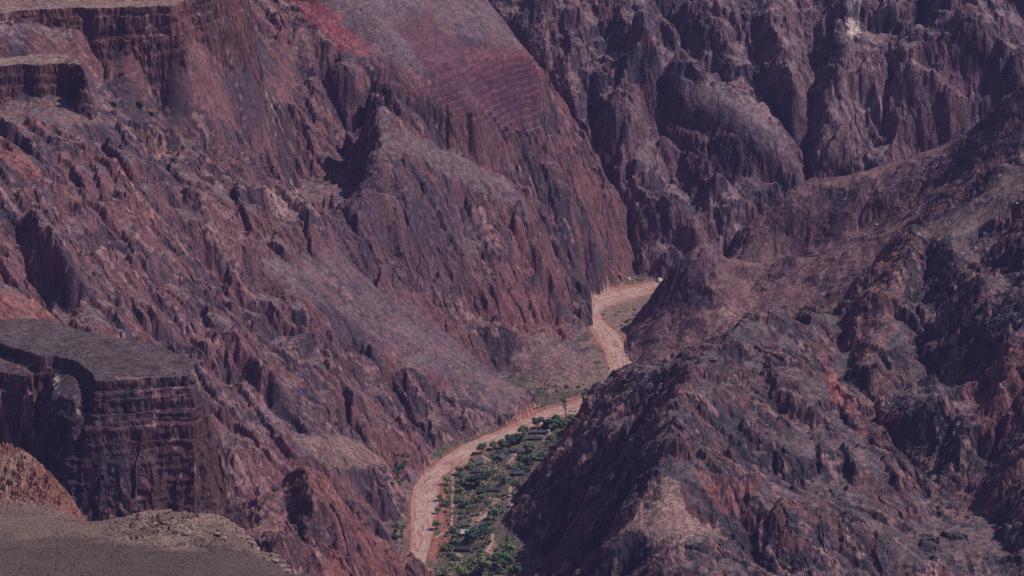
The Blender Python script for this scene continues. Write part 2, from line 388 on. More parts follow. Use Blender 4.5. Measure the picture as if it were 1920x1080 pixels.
# ------------------------------------------------------------------ running water cuts the slopes
import heapq
def fill_pits(Z, outlet):
    H, W = Z.shape
    z = Z.ravel().tolist()
    done = bytearray(H * W)
    heap = []
    for i in list(range(W)) + list(range((H - 1) * W, H * W)) + list(range(0, H * W, W)) + list(range(W - 1, H * W, W)):
        if not done[i]:
            done[i] = 1
            heap.append((z[i], i))
    for i in np.nonzero(outlet.ravel())[0].tolist():        # the valley floor is open ground: water leaves there
        if not done[i]:
            done[i] = 1
            heap.append((z[i], i))
    heapq.heapify(heap)
    push, pop = heapq.heappush, heapq.heappop
    offs = (-W - 1, -W, -W + 1, -1, 1, W - 1, W, W + 1)
    n = H * W
    while heap:
        h, i = pop(heap)
        h += 0.004
        for o in offs:
            j = i + o
            if 0 <= j < n and not done[j]:
                done[j] = 1
                if z[j] < h:
                    z[j] = h
                push(heap, (z[j], j))
    return np.array(z).reshape(H, W)
def receivers(Z, dx):
    H, W = Z.shape
    Zp = np.pad(Z, 1, mode='edge')
    best = np.zeros_like(Z); rec = np.arange(H * W).reshape(H, W)
    idx = rec.copy()
    dist = np.full(Z.shape, dx)
    for dj in (-1, 0, 1):
        for di in (-1, 0, 1):
            if di == 0 and dj == 0:
                continue
            L = dx * math.hypot(di, dj)
            s = (Z - Zp[1 + dj:1 + dj + H, 1 + di:1 + di + W]) / L
            m = s > best
            best[m] = s[m]; rec[m] = (idx + dj * W + di)[m]; dist[m] = L
    return rec.ravel(), dist.ravel()
def erode(Z, dx, n, K, fixed, m_exp=0.5, rough=None):
    H, W = Z.shape
    N = H * W
    fx = fixed.ravel()
    A = None
    for it in range(n):
        rec, dist = receivers(Z, dx)
        me = np.arange(N)
        dep = (rec != me).astype(np.int32); r = rec.copy()
        for _ in range(16):
            dep = dep + dep[r]; r2 = r[r]
            if (r2 == r).all():
                break
            r = r2
        order = np.argsort(dep, kind='stable')
        bounds = np.searchsorted(dep[order], np.arange(dep.max() + 2))
        levels = [order[bounds[k]:bounds[k + 1]] for k in range(len(bounds) - 1)]
        A = np.full(N, dx * dx)
        for lv in reversed(levels[1:]):
            np.add.at(A, rec[lv], A[lv])
        F = K * A ** m_exp / dist
        if rough is not None:
            F = F * rough.ravel()
        F[fx] = 0
        z = Z.ravel().copy()
        for lv in levels[1:]:
            f = F[lv]
            z[lv] = (z[lv] + f * z[rec[lv]]) / (1 + f)
        Z = z.reshape(H, W)
    return Z, A.reshape(H, W)
def talus(Z, dx, n, lim):
    for _ in range(n):
        for ax in (0, 1):
            d = np.diff(Z, axis=ax)
            lm = (lim[1:] + lim[:-1]) / 2 * dx if ax == 0 else (lim[:, 1:] + lim[:, :-1]) / 2 * dx
            ex = (np.abs(d) - lm).clip(0) * np.sign(d) * 0.25
            if ax == 0:
                Z[:-1] += ex; Z[1:] -= ex
            else:
                Z[:, :-1] += ex; Z[:, 1:] -= ex
    return Z
def blur(Z, n=1):
    for _ in range(n):
        P = np.pad(Z, 1, mode='edge')
        Z = (P[:-2, 1:-1] + P[2:, 1:-1] + P[1:-1, :-2] + P[1:-1, 2:] + 4 * P[1:-1, 1:-1]) / 8
    return Z

land = (~ISV).astype(float)
near_v = np.clip(blur(ISV.astype(float), 6), 0, 1)          # keep the valley edge where it is
wob = (fbm(GXX / 170, GYY / 170, 2, 12) * 10 * (PID != 3) + fbm(GXX / 95, GYY / 95, 3, 11) * 4 + ridged(GXX / 42, GYY / 42, 3, 17) * 2.0) * land * (1 - 0.8 * near_v)
zone = np.array([0, .8, .75, .1, .5, 0, .5])[PID]
pxg, pyg = pix(GXX, GYY, Z0)
def inside(px, py, poly):
    poly = np.array(poly, float)
    r = np.zeros(px.shape, bool)
    x0, y0 = poly[-1]
    for x1, y1 in poly:
        c = ((y1 > py) != (y0 > py))
        if y1 != y0:
            r ^= c & (px < (x0 - x1) * (py - y1) / (y0 - y1) + x1)
        x0, y0 = x1, y1
    return r
SMOOTH = [(1, [(520, -60), (900, -60), (1020, 110), (1010, 230), (900, 225), (780, 170), (640, 120)]), (1, [(470, 490), (640, 470), (760, 560), (880, 660), (1000, 735), (940, 790), (800, 720), (640, 610)]),
          (1, [(970, 640), (1060, 650), (1140, 690), (1130, 712), (1020, 740), (950, 690)]), (1, [(160, 70), (430, 50), (560, 100), (560, 200), (420, 210), (250, 170)]), (1, [(560, 815), (640, 810), (740, 850), (690, 885), (600, 870)]), (1, [(705, 215), (760, 245), (850, 285), (960, 350), (1000, 410), (940, 380), (840, 330), (720, 262)]),
          (2, [(1230, 120), (1340, 160), (1480, 260), (1500, 320), (1420, 275), (1300, 200)]), (2, [(1010, 230), (1080, 300), (1130, 420), (1160, 510), (1110, 460), (1040, 350)]),
          (4, [(1130, 1005), (1235, 940), (1240, 880), (1275, 890), (1290, 960), (1360, 1000), (1290, 1010), (1230, 1040), (1200, 995)]), (4, [(1720, 440), (1760, 405), (1830, 370), (1930, 300), (1930, 370), (1830, 430), (1770, 450)])]
smz = np.zeros_like(Z0)
for k_, poly in SMOOTH:
    smz = np.maximum(smz, (inside(pxg, pyg, poly) & (PID == k_)).astype(float))
smz = blur(smz, 4)
mesaA = (PID == 1) & (pxg < 470) & (pyg < 240) & (pyg > -40)
soft = blur(mesaA.astype(float), 5)
cl = Z0 + 17 * fbm(GXX / 75, GYY / 75, 3, 201)
q = cl / 36.0; fr = q - np.floor(q)
stp = (np.clip((fr - 0.5) * 2.4 + 0.5, 0, 1) - fr) * 36.0
wc = zone * sst(-.25, .35, fbm(GXX / 140, GYY / 140, 2, 207)) * land * (1 - near_v) * (1 - soft)
soft = np.maximum(soft, .8 * smz)
wob = wob * (1 - .8 * soft) + stp * wc * 0.6
# knobs and bosses of harder rock
DIRS = {0: (0, -1), 1: (0.86, -0.5), 2: (0.75, -0.66), 3: (0.1, -1), 4: (0.5, -0.87), 5: (0.1, -1), 6: (0.3, -1), 7: (0, -1)}
_c = np.array([DIRS[k] for k in range(8)]); _c /= np.hypot(_c[:, 0], _c[:, 1])[:, None]
al = GXX * _c[PID, 0] + GYY * _c[PID, 1]; ac = -GXX * _c[PID, 1] + GYY * _c[PID, 0]
w_ = 16 * fbm(GXX / 50, GYY / 50, 2, 209)
f1, b1 = facet((ac + w_) / 66, (al + w_) / 100, 3)
f2, b2 = facet((ac + w_ * .6) / 28, (al - w_ * .6) / 37, 7)
kn = sst(.05, .35, b2 * .7 + b1 * .45 + .25 * gn(GXX / 20, GYY / 20, 213))
fz = np.where((PID == 3) & inside(pxg, pyg, [(1170, 710), (1215, 600), (1320, 445), (1370, 495), (1330, 560), (1260, 640)]), .32, np.array([0, .95, 1.2, .15, .68, 0, .9])[PID]) * (1 - near_v) * (1 - soft)
wob = wob + (f1 * 15 + f2 * 7.5 + kn * 2.5) * fz
Z1 = Z0 + wob
Z1 = fill_pits(Z1, ISV)
log("filled")
hard = 1.0 + 0.8 * fbm(GXX / 160, GYY / 160, 2, 23)
hard = np.clip(hard, 0.25, 2)
nvw = np.clip(1.8 * blur(ISV.astype(float), 60), 0, 1)
hard *= (1 - .93 * nvw)
hard *= np.array([0, .5, .2, .3, .75, .12, .7])[PID] * (1 - .85 * soft)
Z1, AREA = erode(Z1, CELL, 8, 0.026, ISV, 0.5, hard)
Z1 = Z1 * (1 - .85 * smz) + blur(Z1, 14) * .85 * smz
log("eroded 4 m")
CELL2 = 2.0
gx2 = np.arange(GX0, GX1 + .1, CELL2); gy2 = np.arange(GY0, GY1 + .1, CELL2)
X2, Y2 = np.meshgrid(gx2, gy2)
Z2 = bil(Z1, X2, Y2)
PID2 = PID[np.clip(((Y2 - GY0) / CELL + .5).astype(int), 0, PID.shape[0] - 1), np.clip(((X2 - GX0) / CELL + .5).astype(int), 0, PID.shape[1] - 1)]
ISV2 = PID2 == 0
nv2 = bil(near_v, X2, Y2)
amp = (1 - .9 * bil(smz, X2, Y2)) * np.where(ISV2, 0, np.array([0, 1, 1, .3, .7, 0, 1])[PID2]) * (1 - .8 * nv2)
Z2 = Z2 + (ridged(X2 / 19, Y2 / 19, 3, 31) * 1.5) * amp
Z2, AREA2 = erode(Z2, CELL2, 2, 0.016, ISV2, 0.5, bil(hard, X2, Y2))
log("eroded 2 m")
lim2 = np.where(ISV2, 3.0, 1.75 + 0.5 * fbm(X2 / 70, Y2 / 70, 2, 41))
Z2 = talus(Z2, CELL2, 3, lim2)
gy_, gx_ = np.gradient(blur(Z2, 3), CELL2)
SLOPE2 = np.hypot(gx_, gy_)
gy_, gx_ = np.gradient(blur(Z1, 4), CELL)
DIRX, DIRY = -gx_, -gy_
log("slopes")

# ------------------------------------------------------------------ fine rock surface on a fan-shaped grid
RES = 1.2
NU = int(1480 * RES); UMAX = 0.152
us = np.linspace(-UMAX, UMAX, NU)
FY0, FY1 = 3360.0, 5900.0
NR = int(1750 * RES)
_yy = np.linspace(FY0, FY1, 4000)
_dn = 1.0 + 1.3 * ((_yy > 3555) & (_yy < 3650)) + .5 * ((_yy > 4485) & (_yy < 4700)) - .35 * (_yy < 3540) - .3 * (_yy > 5450)
_cd = np.cumsum(_dn); _cd = (_cd - _cd[0]) / (_cd[-1] - _cd[0])
ys = np.interp(np.linspace(0, 1, NR), _cd, _yy)              # closer rows where the cliffs are
UU, YF = np.meshgrid(us, ys)
XF = UU * YF
def fan(G, cell=CELL2):
    return bil(G, XF, YF, cell)
ZF = fan(Z2)
SL = fan(SLOPE2)
PF = PID2[np.clip(((YF - GY0) / CELL2 + .5).astype(int), 0, PID2.shape[0] - 1), np.clip(((XF - GX0) / CELL2 + .5).astype(int), 0, PID2.shape[1] - 1)]
NVF = fan(near_v, CELL)
VALLEY = PF == 0
log("fan sampled", XF.shape)
# downslope direction of each land form: the ribs and joints follow it
cx, cy = _c[:, 0], _c[:, 1]
CX, CY = cx[PF], cy[PF]
ALONG = XF * CX + YF * CY
ACROSS = -XF * CY + YF * CX
wp = fbm(XF / 40, YF / 40, 3, 51) * 14
STEEP = sst(np.array([.5, .68, .78, .7, .6, .6, .6, .6])[PF], np.array([1, 1.12, 1.3, 1.2, 1.1, 1.1, 1.1, 1.1])[PF], SL + 0.25 * gn(XF / 25, YF / 25, 61) + 0.12 * gn(XF / 9, YF / 9, 63))
SOFT = fan(soft, CELL)
KN = fan(kn * (1 - soft), CELL)
zamp = np.array([0, 1, 1.05, .5, 1.05, .5, 1.1])[PF]
rock = np.where(VALLEY, 0.0, 0.14 + 0.86 * np.maximum(STEEP, KN * .9)) * (1 - 0.75 * NVF) * zamp * (1 - .8 * SOFT)
d = ridged((ACROSS + wp) / 22, (ALONG + wp) / 30, 3, 71) * 0.8
fa, ba = facet((ACROSS + wp) / 15, (ALONG + wp) / 21, 13)
fb, bb = facet((ACROSS + wp * .5) / 6.5, (ALONG - wp * .5) / 8, 19)
fc, bc = facet(XF / 3.1 + .1 * wp, YF / 3.1, 23)
d += fa * 2.9 + fb * 1.6
del fa, fb
qx_, qy_ = pix(XF, YF, ZF)
MARZ = (inside(qx_, qy_, [(690, 15), (850, 15), (1012, 100), (1022, 240), (940, 265), (780, 175)]) & (PF == 1)).astype(np.float32)
rock = rock * (1 - .88 * MARZ)
log("ribs")
blk = fc * 0.9 + vn3(XF / 2.6, YF / 2.6, ZF / 2.6, 95) * 0.7
ZF = ZF + rock * (d + blk)
# ------------------------------------------------------------------ flat-topped sandstone blocks with layered cliffs
def step(z, h, sharp):
    q = z / h; f = np.floor(q); t = q - f
    return (f + np.clip((t - 0.5) * sharp + 0.5, 0, 1)) * h
def block(poly, ztop, prof, pid, seed, tilt=0.05, butt=1.0, rough=1.0, right=None):
    """raise a block whose rim polygon is given in photo pixels at height ztop; prof = (distance outside the rim, drop)"""
    global ZF, PF
    P = np.array([at_z(px, py, ztop)[:2] for px, py in poly])
    x0, y0 = P.min(0) - 130; x1, y1 = P.max(0) + 130
    j0, j1 = np.searchsorted(ys, [y0, y1])
    X, Y = XF[j0:j1], YF[j0:j1]
    m = (X > x0) & (X < x1)
    i0, i1 = np.nonzero(m.any(0))[0][[0, -1]]
    X, Y = X[:, i0:i1], Y[:, i0:i1]
    d = np.full(X.shape, 1e9); ins = np.zeros(X.shape, bool)
    a = P[-1]
    for b in P:
        e = b - a; L2 = e @ e + 1e-9
        t = np.clip(((X - a[0]) * e[0] + (Y - a[1]) * e[1]) / L2, 0, 1)
        d = np.minimum(d, np.hypot(X - a[0] - t * e[0], Y - a[1] - t * e[1]))
        c = (b[1] > Y) != (a[1] > Y)
        if a[1] != b[1]:
            ins ^= c & (X < (a[0] - b[0]) * (Y - b[1]) / (a[1] - b[1]) + b[0])
        a = b
    d = np.where(ins, -d, d)
    if right is not None:                                   # sheer right-hand side
        q = at_z(right[0], right[1], ztop)
        d = np.where(d > 0, d * (1 + .5 * sst(-2, 4, X - q[0] * Y / q[1])), d)
    w = 4 * fbm(X / 26, Y / 26, 2, seed)
    fq, _ = facet((X + w) / 26, (Y + w) / 34, seed)
    fr2, _ = facet((X - w) / 11, (Y + w) / 13, seed + 1)
    d = d + (5.5 * fq + 2.6 * fr2) * sst(18, 40, d) + 3.0 * fbm(X / 38, Y / 38, 2, seed + 4)
    d0 = d + butt * (2.4 * ridged((X + w) / 19, (Y + w) / 19, 2, seed + 3) * .6 + .8 * gn(X / 6, Y / 6, seed + 5)) + np.where(d > 0, 9 * ridged(X / 48, Y / 48, 2, seed + 2) * sst(14, 60, d), 0)
    f = 0
    for k in range(len(prof[0]) - 1):                       # every bed is broken and worn in its own way
        a_, b_, h_ = prof[0][k], prof[0][k + 1], prof[1][k + 1] - prof[1][k]
        if h_ <= 0:
            continue
        dk = d0 + butt * (1.0 * gn(X / 5.5, Y / 5.5, seed + 20 + k) + .5 * gn(X / 2.7, Y / 2.7, seed + 40 + k) + 1.9 * gn(X / 17, Y / 17, seed + 60 + k))
        f = f + h_ * np.clip((dk - a_) / (b_ - a_), 0, 1)
    d = d0
    z = ztop + np.where(d < 0, np.minimum(-d, 60) * tilt, 0) - f
    z = z + rough * (.9 * fbm(X / 22, Y / 22, 3, seed + 9) * np.where(d < 0, 1, .7) + np.where(d > 3, .6 * gn(X / 3.3, Y / 3.3, seed + 11), .15 * gn(X / 3, Y / 3, seed + 12)))
    old = ZF[j0:j1, i0:i1]
    up = z > old
    ZF[j0:j1, i0:i1] = np.where(up, z, old)
    PF[j0:j1, i0:i1] = np.where(up, pid, PF[j0:j1, i0:i1])
CLIFF_P = ([0, 1.2, 5, 5.8, 7.5, 9.5, 12.5, 13.3, 15, 15.8, 20, 21.5, 23.5, 24.2, 30, 36, 60, 100, 160, 300], [0, 9, 11, 15, 16, 28, 30, 34, 35, 38, 41, 52, 54, 58, 68, 86, 130, 200, 330, 800])
CLIFF_A = ([0, 1.5, 3, 4.5, 6, 7.5, 9.5, 11, 14, 22, 60, 300], [0, 9, 10, 19, 21, 30, 32, 36, 48, 90, 250, 900])
CLIFF_B = ([0, 1.5, 3, 4.5, 6, 7.5, 9.5, 12, 16, 24, 60, 300], [0, 10, 12, 22, 24, 34, 38, 46, 58, 100, 260, 900])
block([(-90, 600), (0, 598), (60, 597), (100, 602), (150, 616), (200, 630), (290, 645), (350, 668), (364, 688), (366, 700), (350, 706), (300, 708), (260, 711), (215, 714), (182, 715), (168, 697), (158, 684), (135, 674), (105, 668), (80, 668), (50, 660), (0, 645), (-90, 645)], 312.0, CLIFF_P, 5, 301, tilt=0.04, butt=.62, right=(364, 698))
block([(88, 690), (160, 694), (176, 722), (164, 744), (140, 754), (110, 742), (92, 712)], 294.0, ([0, 4, 8, 12, 40, 90, 400], [0, 10, 14, 40, 110, 180, 400]), 5, 331, tilt=0.42, butt=.6)
block([(-90, 664), (0, 662), (40, 672), (70, 690), (60, 706), (0, 700), (-90, 700)], 297.0, ([0, 2, 5, 9, 14, 40, 90, 400], [0, 14, 17, 40, 70, 130, 190, 400]), 5, 351, tilt=0.2)
block([(-90, 30), (0, 25), (40, 22), (75, 18), (150, 15), (235, 15), (325, 11), (345, 0), (400, -14), (440, -30), (440, -90), (-90, -90)], 448.0, CLIFF_A, 7, 371)
block([(-90, 125), (0, 125), (50, 121), (75, 122), (115, 118), (150, 123), (157, 131), (152, 114), (112, 97), (85, 88), (0, 77), (-90, 77)], 403.0, CLIFF_B, 7, 391, tilt=0.12)
# ledges of the maroon shale
px_, py_ = pix(XF, YF, ZF)
mz = sst(0, 25, np.where(inside(px_, py_, [(760, 110), (830, 120), (1012, 105), (1018, 235), (940, 260), (820, 190)]) & (PF == 1), 25, 0))
zz = ZF - .22 * XF + 4 * fbm(XF / 60, YF / 60, 2, 119)
ZF = ZF + mz * .75 * (step(zz, 8.0, 3.5) - zz) + MARZ * .5 * gn(XF / 4, YF / 4, 121)
# beds stand out and recede on the cliff faces
cl_ = np.isin(PF, (5, 7))
cj = np.nonzero(cl_.any(1))[0]; j0_, j1_ = cj[0], cj[-1] + 1
sub = cl_[j0_:j1_]
gs_ = np.abs(np.gradient(ZF[j0_:j1_], ys[j0_:j1_], axis=0))
x_, y_, z_ = XF[j0_:j1_][sub], YF[j0_:j1_][sub], ZF[j0_:j1_][sub]
stw = sst(.9, 2.0, gs_[sub])
YR = YF.copy()
YR[j0_:j1_][sub] = y_ - stw * (1.5 * vn3(x_ / 22, y_ / 22, z_ / 3.4, 3) + 1.2 * vn3(x_ / 5, y_ / 5, z_ / 5, 5) + .7 * vn3(x_ / 2.2, y_ / 2.2, z_ / 2.0, 7))
px_, py_ = pix(XF, YF, ZF)
bed = np.isin(PF, (5, 7)) & (ZF < np.where(PF == 5, 309, np.where(py_ > 100, 401, 446)))
bed = bed.astype(float)
log("fine relief")
# ------------------------------------------------------------------ colours of the ground (rock and soil, plus shade painted on some faces)
def C(r, g, b):
    return np.array([r, g, b], np.float32)
def mix(a, b, t):
    t = np.asarray(t, np.float32)[..., None]
    return a * (1 - t) + b * t
dzr = np.gradient(ZF, ys, axis=0)
dzu = np.gradient(ZF, axis=1) / ((us[1] - us[0]) * YF)
SLF = np.hypot(dzr, dzu)
del dzr, dzu
PX, PY = pix(XF, YF, ZF)
n1 = fbm(XF / 120, YF / 120, 3, 3)
n2 = fbm((ACROSS + wp) / 24, (ALONG + wp) / 60, 3, 13)
n3 = 1.2 * vn3(XF / 4.6, YF / 4.6, ZF / 4.6, 23); n4 = 1.2 * vn3(XF / 2.2, YF / 2.2, ZF / 2.2, 29)
bc = bc * (1 - MARZ); bb = bb * (1 - MARZ)
j0c, j1c = j0_, j1_
n3[j0c:j1c][sub] = 1.2 * vn3(x_ / 4, y_ / 4, z_ / 4, 11); n4[j0c:j1c][sub] = 1.2 * vn3(x_ / 2, y_ / 2, z_ / 1.6, 13)
n5 = fbm(XF / 32, YF / 32, 3, 43)
JX, JY = PX + n5 * 14 + n3 * 5, PY + n2 * 9 + n3 * 4
# rock, second rock, soil, second soil of each land form
pal = {
    0: (C(.20, .13, .11), C(.12, .09, .09), C(.23, .175, .145), C(.26, .19, .15)),
    1: (C(.168, .090, .086), C(.074, .056, .066), C(.152, .122, .124), C(.190, .122, .108)),
    2: (C(.168, .108, .110), C(.078, .066, .078), C(.185, .155, .156), C(.215, .152, .146)),
    3: (C(.135, .085, .085), C(.080, .058, .066), C(.195, .125, .122), C(.21, .128, .116)),
    4: (C(.145, .080, .076), C(.052, .046, .053), C(.098, .088, .090), C(.150, .112, .105)),
    5: (C(.098, .056, .058), C(.060, .045, .054), C(.092, .080, .080), C(.108, .088, .084)),
    7: (C(.150, .075, .066), C(.085, .052, .055), C(.19, .14, .12), C(.25, .17, .13)),
    6: (C(.185, .085, .075), C(.070, .050, .055), C(.20, .12, .105), C(.22, .13, .11)),
}
tab = np.array([pal[k] for k in range(8)], np.float32)
T = tab[PF]
rocks = mix(T[..., 0, :], T[..., 1, :], sst(-.30, .30, n1 * .6 + n2 * .45 + .35 * ba + .2 * bb + np.where(PF == 4, .12, 0)))
soils = mix(T[..., 2, :], T[..., 3, :], sst(-.4, .5, n1 * .5 - n5 * .5 + n3 * .25))
del T
rk = sst(0.55, 0.95, np.array([0, -.06, -.22, 0, 0, 0, 0, 0])[PF] + .14 * ba + np.where(np.isin(PF, (5, 7)), SLF, SLF * 0.6 + SL * 0.45) + n3 * .15 + n5 * .12)
rk = rk * 1.0
rk = np.maximum(rk, KN * np.clip(.75 + n5 * .5, 0, 1))
rk = np.where(np.isin(PF, (5, 7)) & (bed > .5), np.maximum(rk, .7), rk)
col = mix(soils, rocks, rk)
granite = C(.33, .20, .175)
col = mix(col, granite, sst(.45, .95, n2 + n3 * .4 + .3 * KN + np.where((PF == 4), .1, 0)) * np.where(PF == 3, 0, .65) * (.35 + .65 * rk))
# patches with a shape of their own
def patch(poly, c, a, ids, wear=0.3):
    global col
    m = inside(JX, JY, poly) & np.isin(PF, ids)
    w = m * a * np.clip(1 - wear + wear * 1.6 * (n3 * .7 + n5 * .8 + .4), 0, 1)
    col = mix(col, c * (1 + .12 * n4)[..., None], w)
patch([(585, -30), (985, -30), (1005, 95), (900, 80), (820, 30), (740, 40), (790, 110), (850, 170), (720, 130), (650, 70)], C(.158, .118, .128), .7, [1], .45)
patch([(525, -20), (590, -20), (640, 40), (690, 80), (690, 110), (640, 90), (585, 50)], C(.26, .078, .080), .85, [1])
patch([(640, 70), (700, 90), (800, 140), (860, 190), (820, 190), (740, 140), (660, 105)], C(.20, .095, .105), .6, [1], .5)
patch([(738, 38), (800, 22), (840, 62), (880, 80), (960, 92), (1000, 98), (1016, 150), (1012, 215), (960, 245), (905, 222), (820, 165), (790, 110)], C(.130, .060, .078), .85, [1])
patch([(880, 85), (985, 92), (1005, 110), (900, 135), (850, 130)], C(.20, .095, .10), .6, [1])
patch([(700, 210), (760, 245), (850, 285), (960, 350), (1000, 410), (940, 380), (840, 330), (720, 262)], C(.150, .124, .120), .7, [1], .45)
patch([(500, 350), (565, 360), (580, 420), (520, 400)], C(.36, .25, .22), .75, [1], .6)
patch([(860, 420), (905, 400), (905, 480), (870, 500)], C(.28, .21, .18), .6, [1], .6)
patch([(470, 480), (640, 460), (760, 560), (880, 660), (1000, 735), (940, 790), (820, 700), (660, 600)], C(.138, .106, .108), .6, [1], .6)
patch([(930, 545), (1010, 540), (1060, 600), (1060, 650), (930, 610)], C(.215, .105, .10), .7, [1], .4)
patch([(980, 640), (1060, 650), (1140, 690), (1130, 712), (1020, 740), (950, 690)], C(.205, .135, .118), .8, [1], .35)
patch([(560, 820), (640, 815), (740, 850), (700, 885), (610, 870)], C(.235, .165, .125), .75, [1], .4)
patch([(0, 540), (70, 560), (110, 600), (0, 600)], C(.27, .11, .085), .7, [1], .4)
patch([(0, 255), (60, 300), (90, 330), (40, 330), (0, 290)], C(.27, .11, .085), .7, [1], .5)
patch([(230, 235), (290, 250), (330, 300), (280, 290)], C(.24, .14, .10), .6, [1], .5)
patch([(-20, -20), (345, -20), (335, 8), (200, 12), (40, 18), (-20, 22)], C(.25, .17, .135), .85, [7], .3)
patch([(-20, 78), (90, 88), (150, 122), (60, 118), (-20, 122)], C(.25, .175, .14), .85, [7], .3)
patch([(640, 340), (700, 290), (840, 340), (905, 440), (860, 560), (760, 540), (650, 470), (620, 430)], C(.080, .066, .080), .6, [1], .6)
patch([(1568, -30), (1616, -30), (1618, 40), (1608, 75), (1588, 50)], C(.60, .50, .43), .95, [2], .25)
patch([(1572, 130), (1592, 125), (1600, 165), (1580, 175)], C(.45, .33, .27), .85, [2], .4)
patch([(1622, 185), (1650, 180), (1655, 205), (1628, 210)], C(.42, .33, .31), .7, [2], .6)
patch([(1340, 430), (1385, 420), (1400, 445), (1350, 455)], C(.36, .25, .24), .7, [2], .6)
patch([(1555, 90), (1660, 110), (1690, 200), (1620, 320), (1530, 290), (1540, 180)], C(.24, .165, .16), .65, [2], .7)
patch([(1230, 120), (1340, 160), (1480, 260), (1500, 320), (1420, 275), (1300, 200)], C(.185, .150, .150), .75, [2], .4)
patch([(1195, 110), (1250, 150), (1330, 215), (1470, 300), (1490, 335), (1290, 345), (1230, 260)], C(.085, .052, .068), .7, [2], .5)  # shade of the face below the ridge, painted into the wall colour
patch([(1770, 30), (1880, 125), (1790, 150), (1720, 110)], C(.085, .052, .068), .75, [2], .4)  # unlit triangular face: its shade is darkened into the colour
patch([(1270, 500), (1330, 465), (1310, 560), (1230, 640), (1200, 640)], C(.085, .055, .065), .75, [3], .4)  # small peak's left side painted darker, as turned from the sun
patch([(1340, 500), (1400, 530), (1480, 530), (1440, 600), (1360, 600), (1340, 560)], C(.20, .115, .105), .6, [3], .4)
patch([(1330, 585), (1385, 565), (1375, 590), (1340, 600)], C(.30, .225, .16), .7, [3], .4)
patch([(1720, 440), (1760, 410), (1830, 375), (1925, 310), (1925, 370), (1830, 430), (1770, 450)], C(.25, .185, .15), .85, [4], .4)
patch([(1130, 1005), (1235, 940), (1240, 890), (1275, 900), (1290, 960), (1350, 1000), (1290, 1005), (1230, 1050), (1200, 990)], C(.28, .188, .150), .97, [4], .12)
patch([(1540, 650), (1600, 760), (1640, 820), (1610, 820), (1560, 740)], C(.30, .10, .08), .6, [4], .7)
patch([(1300, 880), (1420, 900), (1430, 990), (1340, 950)], C(.27, .115, .095), .6, [4], .8)
patch([(1640, 480), (1700, 460), (1690, 620), (1630, 690), (1590, 640)], C(.26, .13, .105), .55, [4], .7)
patch([(1800, 700), (1925, 640), (1925, 800), (1840, 820)], C(.22, .095, .08), .55, [4], .7)
patch([(760, 965), (860, 1010), (800, 1090), (600, 1090), (640, 1000)], C(.25, .10, .085), .4, [6], .7)
patch([(0, 590), (370, 590), (380, 700), (168, 716), (160, 750), (100, 690), (0, 655)], C(.090, .071, .067), .65, [5], .5)
patch([(98, 690), (106, 690), (109, 745), (101, 748)], C(.45, .38, .34), .9, [5], .4)
patch([(355, 690), (378, 690), (392, 740), (372, 735)], C(.24, .185, .135), .8, [5], .5)
# thin beds
bl = sst(-.35, .45, gn(ZF / 3.6 + 1.5 * n1, XF / 70, 111) + .5 * gn(ZF / 1.5 + n1, XF / 25, 113) + .35 * n3)
mar = inside(PX, PY, [(780, 130), (1012, 110), (1015, 225), (940, 250), (820, 180)]) & (PF == 1)
blm = sst(-.4, .4, gn((ZF - .22 * XF) / 4.5 + 1.2 * n1, XF / 400, 117) + .2 * n3)
bl = np.where(mar, blm, bl)
col = np.where((mar | (bed > .5))[..., None], col * np.where(mar, .80 + .30 * bl, .82 + .28 * bl)[..., None], col)
col = col * (1 + 0.2 * n3 + 0.2 * n4 + .22 * bc + .14 * bb)[..., None]
col = col * C(1.0, .90, 1.03)
col = np.clip(col, .012, .9).astype(np.float32)
log("colours")

# valley floor: creek channel, red banks, sandy ground
CH_L = [(762, 1115), (768, 1062), (771, 1000), (770, 950), (776, 912), (799, 887), (832, 858), (868, 836), (905, 820), (962, 797), (1010, 774), (1062, 757), (1120, 735), (1142, 712), (1143, 692), (1134, 658), (1107, 618), (1089, 590), (1085, 572), (1110, 551), (1158, 540), (1215, 530), (1290, 506)]
CH_R = [(790, 1115), (798, 1062), (813, 1000), (824, 950), (826, 912), (839, 887), (867, 865), (901, 847), (937, 829), (1000, 801), (1052, 785), (1110, 770), (1166, 735), (1184, 705), (1188, 680), (1182, 652), (1160, 622), (1132, 600), (1126, 585), (1150, 572), (1186, 561), (1230, 549), (1300, 526)]
def resample(line, n):
    a = np.array(line, float); s = np.concatenate([[0], np.cumsum(np.hypot(*np.diff(a, axis=0).T))])
    t = np.linspace(0, s[-1], n)
    return np.stack([np.interp(t, s, a[:, 0]), np.interp(t, s, a[:, 1])], 1)
def smooth_line(a, n=3):
    for _ in range(n):
        b = a.copy(); b[1:-1] = (a[:-2] + 2 * a[1:-1] + a[2:]) / 4; a = b
    return a
def lineparam(line, n):
    a = np.array(line, float); t = np.linspace(0, len(a) - 1, n); k = np.arange(len(a))
    return smooth_line(np.stack([np.interp(t, k, a[:, 0]), np.interp(t, k, a[:, 1])], 1), 14)
NL = 420
CL, CR = lineparam(CH_L, NL), lineparam(CH_R, NL)
vm = VALLEY
fx_, fy_ = pix(XF, YF, floor_z(YF))
chan = inside(fx_, fy_, list(map(tuple, CL[::3])) + list(map(tuple, CR[::-3]))) & vm
